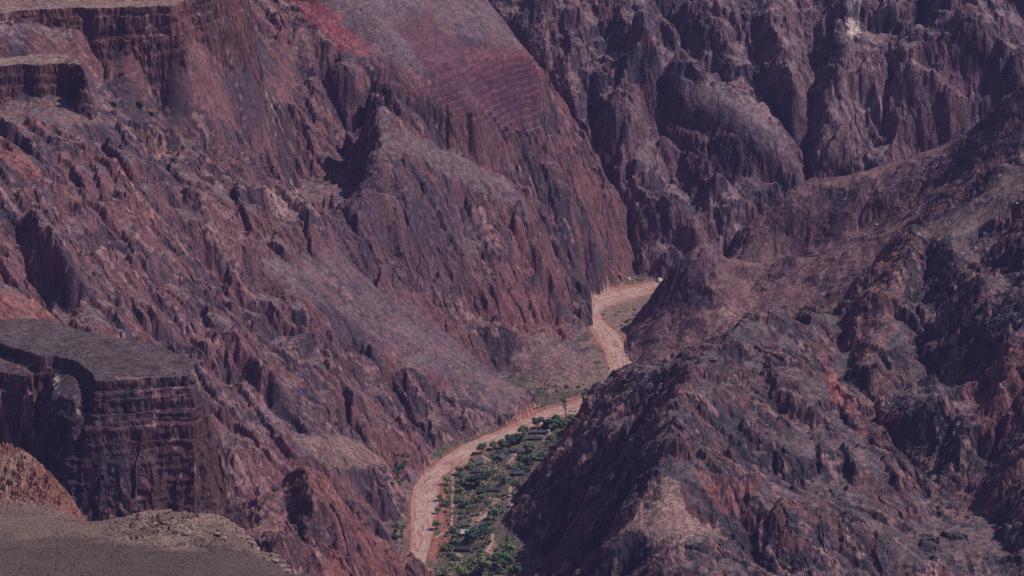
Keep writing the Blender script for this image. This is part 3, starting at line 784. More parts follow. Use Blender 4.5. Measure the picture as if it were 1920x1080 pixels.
# distance (metres) from the channel edge, from sampled world points
WL = np.array([on_floor(*p) for p in CL]); WR = np.array([on_floor(*p) for p in CR])
band = np.zeros(ZF.shape, np.float32) + 999
idx = np.nonzero(vm)
EDGE = np.concatenate([WL[::2, :2], WR[::2, :2]])
vx, vy = XF[idx], YF[idx]
dist = np.empty(len(vx), np.float32)
for i0 in range(0, len(vx), 20000):
    sl = slice(i0, i0 + 20000)
    dist[sl] = np.sqrt(((vx[sl, None] - EDGE[None, :, 0]) ** 2 + (vy[sl, None] - EDGE[None, :, 1]) ** 2).min(1))
band[idx] = dist
ZF = ZF - np.where(chan, 1.3 * sst(0, 4, band), 0) + np.where(vm & ~chan, .5 * np.exp(-(band / 6) ** 2) + .25 * gn(XF / 7, YF / 7, 7) + .12 * n4, 0)
sand = mix(np.broadcast_to(C(.130, .100, .085), ZF.shape + (3,)), C(.26, .175, .14), sst(.0, .5, n5 + n3 * .35))
sand = mix(sand, C(.088, .080, .062), sst(.0, .6, -n5 + n4 * .3) * .6)
redb = C(.30, .125, .105)
vcol = mix(sand, redb, np.exp(-(band / np.clip(8 + 7 * n5 + 3 * n3, 1.5, 30)) ** 2) * .85)
vcol = mix(vcol, C(.36, .24, .21), chan.astype(float))
vcol = vcol * (1 + .18 * n3 + .2 * n4)[..., None]
flat = inside(fx_, fy_, [(1125, 600), (1120, 580), (1160, 566), (1260, 535), (1240, 545), (1200, 640), (1180, 640)])
vcol = np.where((flat & ~chan)[..., None], mix(vcol, C(.235, .155, .135) * (1 + .3 * n4 + .2 * n3)[..., None], .85), vcol)
for poly, c, a in [([(985, 700), (1100, 640), (1150, 690), (1140, 722), (1030, 738)], C(.215, .14, .12), .9), ([(845, 1042), (862, 1036), (880, 1050), (868, 1066), (850, 1060)], C(.36, .25, .20), .8), ([(905, 1042), (915, 1020), (924, 1002), (928, 1020), (930, 1046)], C(.34, .19, .15), .8),
                   ([(915, 940), (935, 932), (942, 942), (920, 950)], C(.34, .22, .18), .8), ([(900, 855), (920, 862), (945, 885), (930, 895), (912, 872)], C(.34, .23, .18), .7),
                   ([(950, 870), (962, 850), (972, 852), (962, 875)], C(.35, .25, .20), .8), ([(1012, 815), (1035, 812), (1025, 828), (1010, 830)], C(.33, .20, .17), .7), ([(878, 980), (905, 955), (918, 958), (895, 985)], C(.34, .20, .16), .8),
                   ([(975, 1052), (1005, 1056), (1003, 1085), (972, 1085)], C(.22, .12, .12), .8), ([(940, 795), (1010, 760), (1030, 768), (960, 800)], C(.36, .15, .115), .6), ([(826, 925), (838, 910), (850, 985), (838, 1030), (812, 1060), (806, 1040), (822, 1000)], C(.30, .115, .09), .85)]:
    m = inside(fx_ + n5 * 4 + n3 * 2, fy_ + n2 * 3 + n3 * 2, poly) & vm & ~chan
    vcol = mix(vcol, c * (1 + .2 * n4 + .15 * n3)[..., None], m * a)
col = np.where(vm[..., None], vcol, col)
col = np.clip(col, .012, .9).astype(np.float32)
log("valley")

def vcol_material(name, rough=0.95, scale=0.6, strength=0.75):
    m = bpy.data.materials.new(name); m.use_nodes = True
    t = m.node_tree; b = t.nodes["Principled BSDF"]
    b.inputs["Roughness"].default_value = rough
    b.inputs["Specular IOR Level"].default_value = 0.1
    a = t.nodes.new("ShaderNodeVertexColor"); a.layer_name = "Col"
    n = t.nodes.new("ShaderNodeTexNoise"); n.inputs["Scale"].default_value = scale; n.inputs["Detail"].default_value = 6
    tc = t.nodes.new("ShaderNodeTexCoord"); t.links.new(tc.outputs["Object"], n.inputs["Vector"])
    mr = t.nodes.new("ShaderNodeMapRange"); mr.inputs[1].default_value = .3; mr.inputs[2].default_value = .7
    mr.inputs[3].default_value = 0.66; mr.inputs[4].default_value = 1.34
    t.links.new(n.outputs["Fac"], mr.inputs[0])
    mx = t.nodes.new("ShaderNodeMix"); mx.data_type = 'RGBA'; mx.blend_type = 'MULTIPLY'; mx.inputs[0].default_value = 1
    t.links.new(a.outputs["Color"], mx.inputs[6]); t.links.new(mr.outputs[0], mx.inputs[7])
    t.links.new(mx.outputs[2], b.inputs["Base Color"])
    bp = t.nodes.new("ShaderNodeBump"); bp.inputs["Strength"].default_value = strength; bp.inputs["Distance"].default_value = 1.0
    t.links.new(n.outputs["Fac"], bp.inputs["Height"]); t.links.new(bp.outputs[0], b.inputs["Normal"])
    return m
def grid_object(name, X, Y, Z, colr, mask, mat, smooth=True):
    """mesh of the grid cells where mask is true"""
    H, W = Z.shape
    jj, ii = np.nonzero(mask)
    a = jj * W + ii
    quads = np.stack([a, a + 1, a + W + 1, a + W], 1)
    used = np.unique(quads)
    remap = np.full(H * W, -1, np.int32); remap[used] = np.arange(len(used))
    quads = remap[quads].astype(np.int32)
    me = bpy.data.meshes.new(name)
    me.vertices.add(len(used))
    co = np.stack([X.ravel()[used], Y.ravel()[used], Z.ravel()[used]], 1).astype(np.float32)
    me.vertices.foreach_set("co", co.ravel())
    me.loops.add(len(quads) * 4); me.loops.foreach_set("vertex_index", quads.ravel())
    me.polygons.add(len(quads))
    me.polygons.foreach_set("loop_start", np.arange(0, len(quads) * 4, 4, dtype=np.int32))
    me.polygons.foreach_set("use_smooth", np.full(len(quads), smooth))
    at = me.color_attributes.new("Col", 'FLOAT_COLOR', 'POINT')
    c4 = np.ones((len(used), 4), np.float32); c4[:, :3] = colr.reshape(-1, 3)[used]
    at.data.foreach_set("color", c4.ravel())
    me.update()
    me.materials.append(mat)
    o = bpy.data.objects.new(name, me)
    COL.objects.link(o)
    o["kind"] = "structure"
    return o
ROCK = vcol_material("weathered_rock")
gp = 24
gX, gY = np.meshgrid(np.linspace(-2900, 2900, gp), np.linspace(-400, 6500, gp))
grid_object("ground", gX, gY, np.full(gX.shape, -60.0), np.broadcast_to(C(.16, .11, .095), gX.shape + (3,)).copy(), np.ones((gp - 1, gp - 1), bool), ROCK)
pid_face = PF[:-1, :-1]
for k, nm in enumerate(["valley_floor", "canyon_slope", "canyon_wall", "brown_hill", "rocky_ridge", "promontory", "rock_pinnacles", "sandstone_mesa"]):
    m = pid_face == k
    if m.any():
        grid_object(nm, XF, YR, ZF, col, m, ROCK, smooth=False)
log("terrain meshes")
def ground(x, y):
    """height of the finished ground (fan grid)"""
    x = np.asarray(x, float); y = np.asarray(y, float)
    u = np.clip((x / y + UMAX) / (2 * UMAX) * (NU - 1), 0, NU - 1.001); v = np.clip(np.interp(y, ys, np.arange(NR)), 0, NR - 1.001)
    i = u.astype(int); j = v.astype(int); u = u - i; v = v - j
    return (ZF[j, i] * (1 - u) + ZF[j, i + 1] * u) * (1 - v) + (ZF[j + 1, i] * (1 - u) + ZF[j + 1, i + 1] * u) * v

# ------------------------------------------------------------------ scrub-covered mesa in the foreground, with a rocky knoll at its edge
F_pts = [(-60, 945, 2450), (0, 950, 2440), (60, 955, 2435), (130, 975, 2420), (180, 985, 2412), (240, 990, 2408), (270, 978, 2404), (300, 967, 2400), (330, 970, 2395), (365, 976, 2390), (400, 989, 2385), (440, 989, 2375), (470, 1005, 2350), (530, 1050, 2260), (590, 1078, 2190), (650, 1105, 2130),
    (-60, 1030, 2290), (0, 1030, 2290), (150, 1025, 2290), (300, 1025, 2290), (400, 1040, 2270), (-60, 1090, 2170), (0, 1085, 2180), (200, 1085, 2180), (400, 1085, 2180), (500, 1085, 2180), (560, 1090, 2160), (300, 995, 2350), (200, 1005, 2350), (60, 985, 2370),
    (0, 1150, 2060), (300, 1150, 2060), (600, 1150, 2060),
    (-60, 846, 2535), (0, 848, 2530), (30, 850, 2520), (60, 870, 2505), (100, 910, 2480), (128, 955, 2452), (136, 975, 2434), (20, 900, 2485), (60, 930, 2465), (0, 940, 2455), (-60, 900, 2480)]
FP = [pt(*p) for p in F_pts]
rim = [pt(*p) for p in F_pts[4:16]]
knl = [pt(*p) for p in F_pts[33:40]]
FP += [np.array((r[0] + 3 + .06 * i, r[1] + 26, r[2] - 34)) for i, r in enumerate(rim)] + [np.array((r[0] + 30, r[1] + 110, r[2] - 190)) for r in rim[::2]]
FP += [np.array((r[0] + 14, r[1] + 22, r[2] - 30)) for r in knl] + [np.array((r[0] + 60, r[1] + 110, r[2] - 170)) for r in knl]
FP = np.array(FP)
ffit = rbf_fit(FP[:, :2], FP[:, 2])
fu = np.linspace(-.152, -.03, 640); fyv = np.concatenate([np.linspace(2040, 2320, 260), np.linspace(2320.8, 2600, 330)])
FU, FYY = np.meshgrid(fu, fyv); FXX = FU * FYY
cu = np.linspace(-.155, -.02, 90); cy_ = np.linspace(2030, 2620, 150)
CU, CYY = np.meshgrid(cu, cy_)
CZ = rbf_eval(ffit, CU * CYY, CYY)
def coarse(u, y):
    a = np.clip((u - cu[0]) / (cu[1] - cu[0]), 0, 88.999); b = np.clip((y - cy_[0]) / (cy_[1] - cy_[0]), 0, 148.999)
    i = a.astype(int); j = b.astype(int); a = a - i; b = b - j
    return (CZ[j, i] * (1 - a) + CZ[j, i + 1] * a) * (1 - b) + (CZ[j + 1, i] * (1 - a) + CZ[j + 1, i + 1] * a) * b
FZ = coarse(FU, FYY)
fgy = np.gradient(FZ, axis=0) / np.gradient(fyv)[:, None]; fgx = np.gradient(FZ, axis=1) / ((fu[1] - fu[0]) * FYY)
fsl = np.hypot(fgx, fgy)
fpx, fpy = pix(FXX, FYY, FZ)
knoll = sst(2432, 2452, FYY) * (FXX < -200)
rimz = sst(2298, 2340, FYY + .62 * (FXX + 260).clip(-80, 200)) * sst(150, 290, fpx + 30 * gn(FXX / 12, FYY / 12, 3))
fr_ = np.maximum(knoll * 1.3, rimz * 1.1)
FZ = FZ + .35 * fbm(FXX / 14, FYY / 14, 3, 5) + .8 * fbm(FXX / 45, FYY / 45, 2, 6) + fr_ * (1 + 1.2 * knoll) * (ridged(FXX / 9, FYY / 9, 3, 9) * 1.1 + ridged(FXX / 3.2, FYY / 3.2, 2, 15) * .5)
fzz = FZ + .8 * gn(FXX / 12, FYY / 12, 19)
FZ = FZ + (step(fzz, 3.0, 3.2) - fzz) * rimz
fn1 = fbm(FXX / 30, FYY / 30, 3, 61); fn3 = gn(FXX / 2.2, FYY / 2.2, 63); fn4 = gn(FXX / 1.0, FYY / 1.0, 65)
fcol = mix(np.broadcast_to(C(.165, .120, .108), FZ.shape + (3,)), C(.098, .078, .077), sst(2350, 2295, FYY + 26 * fn1 + .3 * (FXX + 260).clip(-80, 200)))
fcol = mix(fcol, C(.31, .225, .19), rimz * sst(-.1, .5, fn1 + fn3 * .6) * .75)
fcol = mix(fcol, mix(np.broadcast_to(C(.20, .10, .085), FZ.shape + (3,)), C(.25, .165, .14), sst(-.1, .5, fn1 + fn3 * .5)), knoll)
fcol = np.clip(fcol * C(1.06, .95, .97) * (1 + .25 * fn3 + .2 * fn4)[..., None], .01, .9).astype(np.float32)
MESA = vcol_material("mesa_soil", scale=1.1)
grid_object("scrub_mesa", FXX, FYY, FZ, fcol, np.ones((FZ.shape[0] - 1, FZ.shape[1] - 1), bool), MESA, smooth=False)
def mesa_ground(x, y):
    a = np.clip((x / y - fu[0]) / (fu[1] - fu[0]), 0, len(fu) - 1.001); b = np.clip(np.interp(y, fyv, np.arange(len(fyv))), 0, len(fyv) - 1.001)
    i = a.astype(int); j = b.astype(int); a = a - i; b = b - j
    return (FZ[j, i] * (1 - a) + FZ[j, i + 1] * a) * (1 - b) + (FZ[j + 1, i] * (1 - a) + FZ[j + 1, i + 1] * a) * b
log("mesa")
# ------------------------------------------------------------------ helpers for things
rnd = random.Random(11)
def tag(o, label=None, cat=None, group=None, kind=None):
    if label: o["label"] = label
    if cat: o["category"] = cat
    if group: o["group"] = group
    if kind: o["kind"] = kind
    return o
def empty(name, loc, rz=0.0, sc=1.0):
    o = bpy.data.objects.new(name, None); COL.objects.link(o)
    o.empty_display_size = 0.5
    o.location = loc; o.rotation_euler = (0, 0, rz); o.scale = (sc, sc, sc)
    return o
def mesh_obj(name, verts, faces, mat, parent=None, smooth=False, cols=None):
    me = bpy.data.meshes.new(name)
    me.from_pydata([tuple(map(float, v)) for v in verts], [], faces)
    if smooth:
        me.polygons.foreach_set("use_smooth", [True] * len(me.polygons))
    if cols is not None:
        a = me.color_attributes.new("Col", 'FLOAT_COLOR', 'POINT')
        c4 = np.ones((len(verts), 4), np.float32); c4[:, :3] = cols
        a.data.foreach_set("color", c4.ravel())
    me.materials.append(mat); me.update()
    o = bpy.data.objects.new(name, me); COL.objects.link(o)
    if parent: o.parent = parent
    return o
def plain(name, c, rough=0.8, var=0.25, scale=1.5, metal=0.0):
    m = bpy.data.materials.new(name); m.use_nodes = True
    t = m.node_tree; b = t.nodes["Principled BSDF"]
    b.inputs["Roughness"].default_value = rough; b.inputs["Metallic"].default_value = metal
    b.inputs["Specular IOR Level"].default_value = 0.2
    n = t.nodes.new("ShaderNodeTexNoise"); n.inputs["Scale"].default_value = scale; n.inputs["Detail"].default_value = 3
    tc = t.nodes.new("ShaderNodeTexCoord"); t.links.new(tc.outputs["Object"], n.inputs["Vector"])
    r = t.nodes.new("ShaderNodeValToRGB")
    r.color_ramp.elements[0].position = .3; r.color_ramp.elements[1].position = .7
    r.color_ramp.elements[0].color = tuple(x * (1 - var) for x in c) + (1,)
    r.color_ramp.elements[1].color = tuple(min(1, x * (1 + var)) for x in c) + (1,)
    t.links.new(n.outputs["Fac"], r.inputs[0]); t.links.new(r.outputs[0], b.inputs["Base Color"])
    return m
def leafmat(name, c, var=.45):
    m = plain(name, c, 0.75, var, 0.55)
    b = m.node_tree.nodes["Principled BSDF"]
    b.inputs["Subsurface Weight"].default_value = 0.0
    return m
def hit(px, py, y0=3400.0, y1=5600.0):
    """first ground point met by the view ray through a photo pixel"""
    dx, dy, dz = ray(px, py)
    Y = np.arange(y0, y1, 1.0)
    t = Y / dy
    z = CAMH + dz * t
    g = ground(dx * t, Y)
    k = int((g >= z).argmax())
    x, y = float(dx * t[k]), float(Y[k])
    return x, y, float(ground(x, y))
def spot(px, py):
    """a point of the valley floor"""
    p = on_floor(px, py)
    return float(p[0]), float(p[1]), float(ground(p[0], p[1]))
class MB:
    def __init__(s): s.v = []; s.f = []
    def box(s, c, d, rz=0.0):
        n = len(s.v); ca, sa = math.cos(rz), math.sin(rz)
        for z in (-.5, .5):
            for x, y in ((-.5, -.5), (.5, -.5), (.5, .5), (-.5, .5)):
                X, Y = x * d[0], y * d[1]
                s.v.append((c[0] + X * ca - Y * sa, c[1] + X * sa + Y * ca, c[2] + z * d[2]))
        s.f += [tuple(n + i for i in q) for q in ((3, 2, 1, 0), (4, 5, 6, 7), (0, 1, 5, 4), (1, 2, 6, 5), (2, 3, 7, 6), (3, 0, 4, 7))]
    def tube(s, pts, rad, n=7):
        base = len(s.v); P = [Vector(p) for p in pts]
        for i, p in enumerate(P):
            d = (P[min(i + 1, len(P) - 1)] - P[max(i - 1, 0)]).normalized()
            u = d.orthogonal().normalized(); w = d.cross(u)
            for k in range(n):
                a = 2 * math.pi * k / n
                s.v.append(tuple(p + (u * math.cos(a) + w * math.sin(a)) * rad[i]))
        for i in range(len(P) - 1):
            for k in range(n):
                a = base + i * n + k; b = base + i * n + (k + 1) % n
                s.f.append((a, b, b + n, a + n))
        s.f.append(tuple(base + k for k in reversed(range(n))))
        s.f.append(tuple(base + (len(P) - 1) * n + k for k in range(n)))
    def poly(s, pts):
        n = len(s.v); s.v += [tuple(p) for p in pts]; s.f.append(tuple(range(n, n + len(pts))))
    def prism(s, prof, x0, x1):
        """profile in y, z extruded along x"""
        n = len(s.v); k = len(prof)
        s.v += [(x0, y, z) for y, z in prof] + [(x1, y, z) for y, z in prof]
        s.f.append(tuple(n + i for i in reversed(range(k)))); s.f.append(tuple(n + k + i for i in range(k)))
        for i in range(k):
            j = (i + 1) % k
            s.f.append((n + i, n + j, n + k + j, n + k + i))
    def build(s, name, mat, parent=None, smooth=False):
        return mesh_obj(name, s.v, s.f, mat, parent, smooth)

# ------------------------------------------------------------------ creek and paths
VC = vcol_material("creek_water", rough=0.45, scale=0.9, strength=0.25)
VCP = vcol_material("path_dirt", scale=0.9)
def creek():
    n = 1100; m = 22
    wl = np.array([np.interp(np.linspace(0, NL - 1, n), np.arange(NL), WL[:, k]) for k in range(3)]).T
    wr = np.array([np.interp(np.linspace(0, NL - 1, n), np.arange(NL), WR[:, k]) for k in range(3)]).T
    t = np.linspace(-.02, 1.02, m)[None, :, None]
    G = wl[:, None, :] * (1 - t) + wr[:, None, :] * t
    G[..., 2] = floor_z(G[..., 1]) - .45
    s = np.concatenate([[0], np.cumsum(np.hypot(*np.diff((wl + wr)[:, :2] / 2, axis=0).T))])[:, None] * np.ones((1, m))
    w = np.hypot(*(wl - wr)[:, :2].T)[:, None] * np.linspace(0, 1, m)[None, :]
    a = fbm(s / 30 + 3, w / 3.2, 3, 71); b = ridged(s / 14, w / 2.0, 2, 77); e = gn(s / 3, w / 1.2, 79); c2 = fbm(s / 60, w / 7, 2, 83)
    G[..., 2] += .12 * a + .05 * e
    col = mix(np.broadcast_to(C(.38, .195, .17), s.shape + (3,)), C(.52, .36, .33), sst(.15, .8, b + e * .5) * .8)
    col = mix(col, C(.29, .125, .10), sst(.0, .4, a - .05) * .85)
    col = mix(col, C(.42, .33, .28), sst(.05, .5, c2) * .6)
    ed = np.minimum(np.linspace(0, 1, m), np.linspace(1, 0, m))[None, :] * np.ones_like(s)
    col = mix(col, C(.37, .15, .115), sst(.2, .02, ed + .12 * a) * .8)
    v = G.reshape(-1, 3)
    f = [(i * m + j, i * m + j + 1, (i + 1) * m + j + 1, (i + 1) * m + j) for i in range(n - 1) for j in range(m - 1)]
    f = [q[::-1] for q in f]
    o = mesh_obj("creek", v, f, VC, smooth=True, cols=np.clip(col * (1 + .12 * e[..., None]), .01, .9).reshape(-1, 3))
    tag(o, kind="structure")
creek()
def path(pts, w=1.1):
    a = smooth_line(resample(pts, 60), 2)
    P = np.array([on_floor(*p) for p in a])
    n = len(P)
    d = np.gradient(P[:, :2], axis=0); d /= np.hypot(d[:, 0], d[:, 1])[:, None] + 1e-9
    nr = np.stack([-d[:, 1], d[:, 0]], 1)
    v = []
    for k in (-1, -.4, .4, 1):
        ww = w * (1 + .25 * np.array([math.sin(i * 1.7 + k * 3) for i in range(n)]))[:, None]
        q = P[:, :2] + nr * ww * k
        z = ground(q[:, 0], q[:, 1]) + .16 - .1 * (abs(k) > .5)
        v.append(np.column_stack([q, z]))
    V = np.stack(v, 1).reshape(-1, 3)
    f = [(i * 4 + j, (i + 1) * 4 + j, (i + 1) * 4 + j + 1, i * 4 + j + 1) for i in range(n - 1) for j in range(3)]
    f = [q[::-1] for q in f]
    cc = C(.40, .28, .235) * (1 + .15 * np.random.RandomState(3).randn(len(V), 1).clip(-1, 1))
    tag(mesh_obj("path", V, f, VCP, cols=cc), kind="structure")
for pp, w in [([(848, 893), (850, 930), (848, 960), (846, 985), (838, 996), (816, 1008)], 1.3), ([(956, 912), (957, 925), (955, 938), (960, 950), (953, 965), (943, 976)], 1.7), ([(936, 944), (918, 960), (900, 975), (882, 985)], 1.9),
              ([(924, 1001), (921, 1020), (912, 1032), (926, 1046)], 1.6), ([(904, 854), (924, 864), (931, 876), (942, 883)], 1.4), ([(970, 848), (962, 858), (953, 872)], 1.6), ([(1026, 829), (1058, 812), (1088, 789)], 1.2), ([(842, 893), (858, 877), (878, 862)], 1.0)]:
    path(pp, w)
log("creek and paths")

# ------------------------------------------------------------------ trees and bushes
M_TR = plain("bark", (.13, .095, .075), .9, .3, 2.0)
M_LF = {"light": leafmat("leaves_light", (.170, .235, .095)), "mid": leafmat("leaves_mid", (.092, .160, .078)), "dark": leafmat("leaves_dark", (.050, .100, .066)),
        "grey": leafmat("leaves_grey", (.115, .155, .100)), "dry": leafmat("leaves_dry", (.145, .135, .098))}
def crown_mesh(seed, lobes, n, size):
    """many leaf clumps spread through several lobes: (centre, radii)"""
    r = random.Random(seed); v = []; f = []
    for c, rad in lobes:
        k = max(12, int(n * rad[0] * rad[1]))
        for _ in range(k):
            d = Vector((r.gauss(0, 1), r.gauss(0, 1), r.gauss(0, 1))).normalized()
            q = r.random() ** .45
            p = Vector((c[0] + d.x * rad[0] * q, c[1] + d.y * rad[1] * q, c[2] + d.z * rad[2] * q))
            nn = (d + Vector((r.uniform(-.8, .8), r.uniform(-.8, .8), r.uniform(-.3, .9)))).normalized()
            u = nn.orthogonal().normalized(); w = nn.cross(u)
            a = r.uniform(0, 6.28); u, w = u * math.cos(a) + w * math.sin(a), w * math.cos(a) - u * math.sin(a)
            s = size * r.uniform(.6, 1.3); b = len(v)
            for x, y, h in ((-1, -.5, 0), (.1, -.9, .15), (1, .1, 0), (.3, .9, -.12), (-.7, .6, .1)):
                v.append(tuple(p + u * x * s + w * y * s + nn * h * s))
            f.append((b, b + 1, b + 2, b + 3, b + 4))
    return v, f
def tree_parts(kind, seed):
    r = random.Random(seed); t = MB()
    if kind == "broad":
        h = 3.0
        t.tube([(0, 0, -.3), (.1, .05, 1.2), (.05, .1, 2.4), (.2, 0, 3.6)], [.38, .30, .25, .16])
        lobes = [((0, 0, 5.0), (2.3, 2.3, 1.7))]
        for k in range(6):
            a = k * 1.05 + r.uniform(-.3, .3); R = r.uniform(1.6, 2.8); z = r.uniform(3.3, 5.6); q = r.uniform(1.1, 1.9)
            lobes.append(((R * math.cos(a), R * math.sin(a), z), (q, q, q * .75)))
            t.tube([(.1, .05, 1.9), (R * .5 * math.cos(a), R * .5 * math.sin(a), 3.0), (R * .9 * math.cos(a), R * .9 * math.sin(a), z)], [.18, .12, .05], 5)
    elif kind == "tall":
        t.tube([(0, 0, -.3), (.15, .1, 2.5), (.05, -.1, 5), (.2, .1, 7.6)], [.34, .27, .2, .1])
        lobes = []
        for k in range(7):
            a = k * 2.4; z = 3.0 + k * .85; q = r.uniform(.9, 1.5) * (1.15 - abs(k - 2.5) * .1); R = r.uniform(.3, 1.1)
            lobes.append(((R * math.cos(a), R * math.sin(a), z), (q, q, q * .9)))
            t.tube([(.1, 0, z - 1.0), (R * math.cos(a), R * math.sin(a), z)], [.12, .05], 5)
    elif kind == "pole":
        t.tube([(0, 0, -.3), (-.5, 0, 4), (-1.4, .2, 8.5), (-2.1, .2, 12), (-2.5, .1, 15.5), (-2.4, 0, 18)], [.75, .62, .55, .48, .36, .15])
        lobes = [((-2.3, 0, 17.6), (2.0, 1.9, 1.7))]
        for k in range(11):
            a = k * 2.4; z = 9.0 + k * .85; R = r.uniform(.7, 2.6); q = r.uniform(.6, 1.25)
            bx = -1.5 - k * .1
            lobes.append(((bx + R * math.cos(a), R * math.sin(a), z), (q, q, q * .8)))
            t.tube([(bx, 0, z - 1.3), (bx + R * math.cos(a), R * math.sin(a), z)], [.2, .07], 5)
    else:                                                   # bush: several stems and a low ragged crown
        for k in range(4):
            a = k * 1.6 + r.random(); t.tube([(0, 0, -.2), (.4 * math.cos(a), .4 * math.sin(a), .6), (.9 * math.cos(a), .9 * math.sin(a), 1.3)], [.09, .07, .03], 4)
        lobes = [((0, 0, 1.1), (1.2, 1.2, .85))]
        for k in range(4):
            a = k * 1.57 + r.uniform(-.5, .5); q = r.uniform(.6, 1.0)
            lobes.append(((1.1 * math.cos(a), 1.1 * math.sin(a), r.uniform(.6, 1.2)), (q, q, q * .8)))
    v, f = crown_mesh(seed + 5, lobes, {"bush": 34, "pole": 36}.get(kind, 30), {"bush": .30, "pole": .42}.get(kind, .42))
    return t, v, f
TREE = {}
def tree_mesh(kind, var):
    if (kind, var) not in TREE:
        t, v, f = tree_parts(kind, 100 * var + len(kind))
        a = bpy.data.meshes.new("trunk"); a.from_pydata(t.v, [], t.f); a.materials.append(M_TR)
        b = bpy.data.meshes.new("crown"); b.from_pydata(v, [], f)
        TREE[(kind, var)] = (a, b)
    return TREE[(kind, var)]
CROWN = {}
def place_tree(name, loc, kind, var, leaf, sc, label, cat="tree", group=None, parts=True):
    a, b = tree_mesh(kind, var)
    key = (kind, var, leaf)
    if key not in CROWN:
        m = b.copy(); m.materials.clear(); m.materials.append(M_LF[leaf]); CROWN[key] = m
    rz = rnd.uniform(0, 6.28) if kind != "pole" else 0.0
    if parts:
        o = empty(name, loc, rz, sc)
        for nm, me in (("trunk", a), ("crown", CROWN[key])):
            c = bpy.data.objects.new(nm, me); COL.objects.link(c); c.parent = o
    else:
        o = bpy.data.objects.new(name, CROWN[key]); COL.objects.link(o)
        o.location = loc; o.rotation_euler = (0, 0, rz); o.scale = (sc, sc, sc * rnd.uniform(.8, 1.15))
    tag(o, label, cat, group)
    return o
# (pixel of the foot, kind, leaves, scale, label)
BIG = [
    (903, 1079, "broad", "light", 2.0, "widest light green tree at the bottom edge of the valley"),
    (868, 1084, "broad", "light", 1.3, "light green tree cut by the bottom edge, left of the widest one"),
    (946, 1068, "broad", "mid", 1.95, "big mid green tree just left of the red corral"),
    (952, 1042, "broad", "light", 1.5, "light green tree between the corral trees and the dark ridge foot"),
    (934, 1058, "broad", "mid", 1.1, "mid green tree between the widest tree and the big corral tree"),
    (968, 1082, "broad", "dark", 1.3, "dark tree at the bottom edge directly beside the corral rails"),
    (886, 1021, "broad", "dark", 1.75, "dark spreading tree between the pale roofed shed and the dark green cabin"),
    (908, 1008, "broad", "dark", 1.25, "dark round tree at the right end of the pale roofed shed"),
    (926, 974, "broad", "grey", 1.3, "grey green tree on the bend of the pink trail below the teal cabin"),
    (903, 939, "broad", "light", .85, "small bright green tree above the pink clearing"),
    (897, 915, "broad", "dark", 1.75, "large dark tree in the middle of the cabins, left of the teal roof"),
    (882, 910, "broad", "mid", 1.1, "mid green tree touching the left side of the large dark tree"),
    (838, 1080, "broad", "light", 1.0, "yellowish green tree on the red bank at the bottom left of the valley"),
    (951, 1022, "tall", "grey", .9, "thin grey green tree at the foot of the dark ridge"),
    (981, 818, "broad", "light", 1.35, "light green tree left of the two long dark barracks"),
    (1008, 804, "broad", "dark", 1.35, "dark tree behind the upper long barracks"),
    (1026, 804, "broad", "dark", 1.2, "dark tree beside the white water tank"),
    (1040, 806, "broad", "mid", 1.3, "mid green tree just right of the white water tank"),
    (1056, 801, "broad", "light", 1.2, "light green tree in the far belt, second from the ridge"),
    (1074, 796, "broad", "mid", 1.2, "mid green tree where the far tree belt meets the ridge"),
    (1044, 794, "broad", "mid", 1.05, "mid green tree on the creek side of the far belt"),
    (974, 832, "broad", "dark", 1.3, "dark tree in front of the light green one by the barracks"),
    (958, 836, "broad", "dark", 1.3, "dark tree in the middle of the belt along the creek"),
    (942, 842, "broad", "mid", 1.15, "mid green tree above the blue grey cabin roof"),
    (925, 844, "broad", "grey", 1.0, "grey green tree at the left part of the creek belt"),
    (904, 850, "broad", "mid", 1.15, "mid green tree at the left end of the creek belt"),
    (990, 851, "broad", "mid", 1.25, "mid green tree below the lower long barracks"),
    (998, 872, "broad", "grey", 1.2, "grey green tree left of the small dark roof at the ridge foot"),
    (917, 899, "tall", "mid", .85, "slender mid green tree above the large dark tree"),
    (945, 913, "tall", "dark", .95, "slender dark tree beside the top of the pink trail"),
    (862, 890, "broad", "grey", .95, "grey green tree near the top of the straight trail"),
    (838, 908, "broad", "light", .9, "light green tree between the creek and the top of the straight trail"),
    (977, 884, "broad", "mid", .95, "mid green tree behind the slate roofed cabin"),
    (824, 938, "broad", "mid", .75, "small green tree on the creek bank opposite the straight trail"),
    (821, 962, "broad", "mid", .7, "small green tree on the middle of the creek bank"),
    (820, 992, "broad", "light", 1.0, "light green tree on the creek bank just above the trail end"),
    (872, 952, "broad", "grey", .9, "grey green tree right of the straight trail at mid height"),
    (960, 932, "broad", "light", .6, "small yellow green tree right of the pink trail"),
    (1062, 782, "pole", "mid", 1.12, "tall bare trunked tree leaning left on the creek bank"),
    (1098, 770, "pole", "dark", 1.08, "tall bare trunked tree nearest the dark ridge"),
]
for i, (px, py, kd, lf, sc, lb) in enumerate(BIG):
    x, y, z = spot(px, py)
    place_tree("tree", (x, y, z), kd, i % 3 if kd != "pole" else i % 2, lf, sc * (1.45 if kd != "pole" else 1.0), lb)
# a dead stem by the two tall trees
x, y, z = spot(1075, 777)
t = MB(); t.tube([(0, 0, -.3), (.1, 0, 2.4), (.3, .1, 5.0)], [.22, .16, .05]); t.tube([(.1, 0, 2.6), (.8, .2, 4.2)], [.1, .03], 5)
o = t.build("dead_tree", M_TR); o.location = (x, y, z); tag(o, "thin leafless stem standing between the two tall trees", "tree")

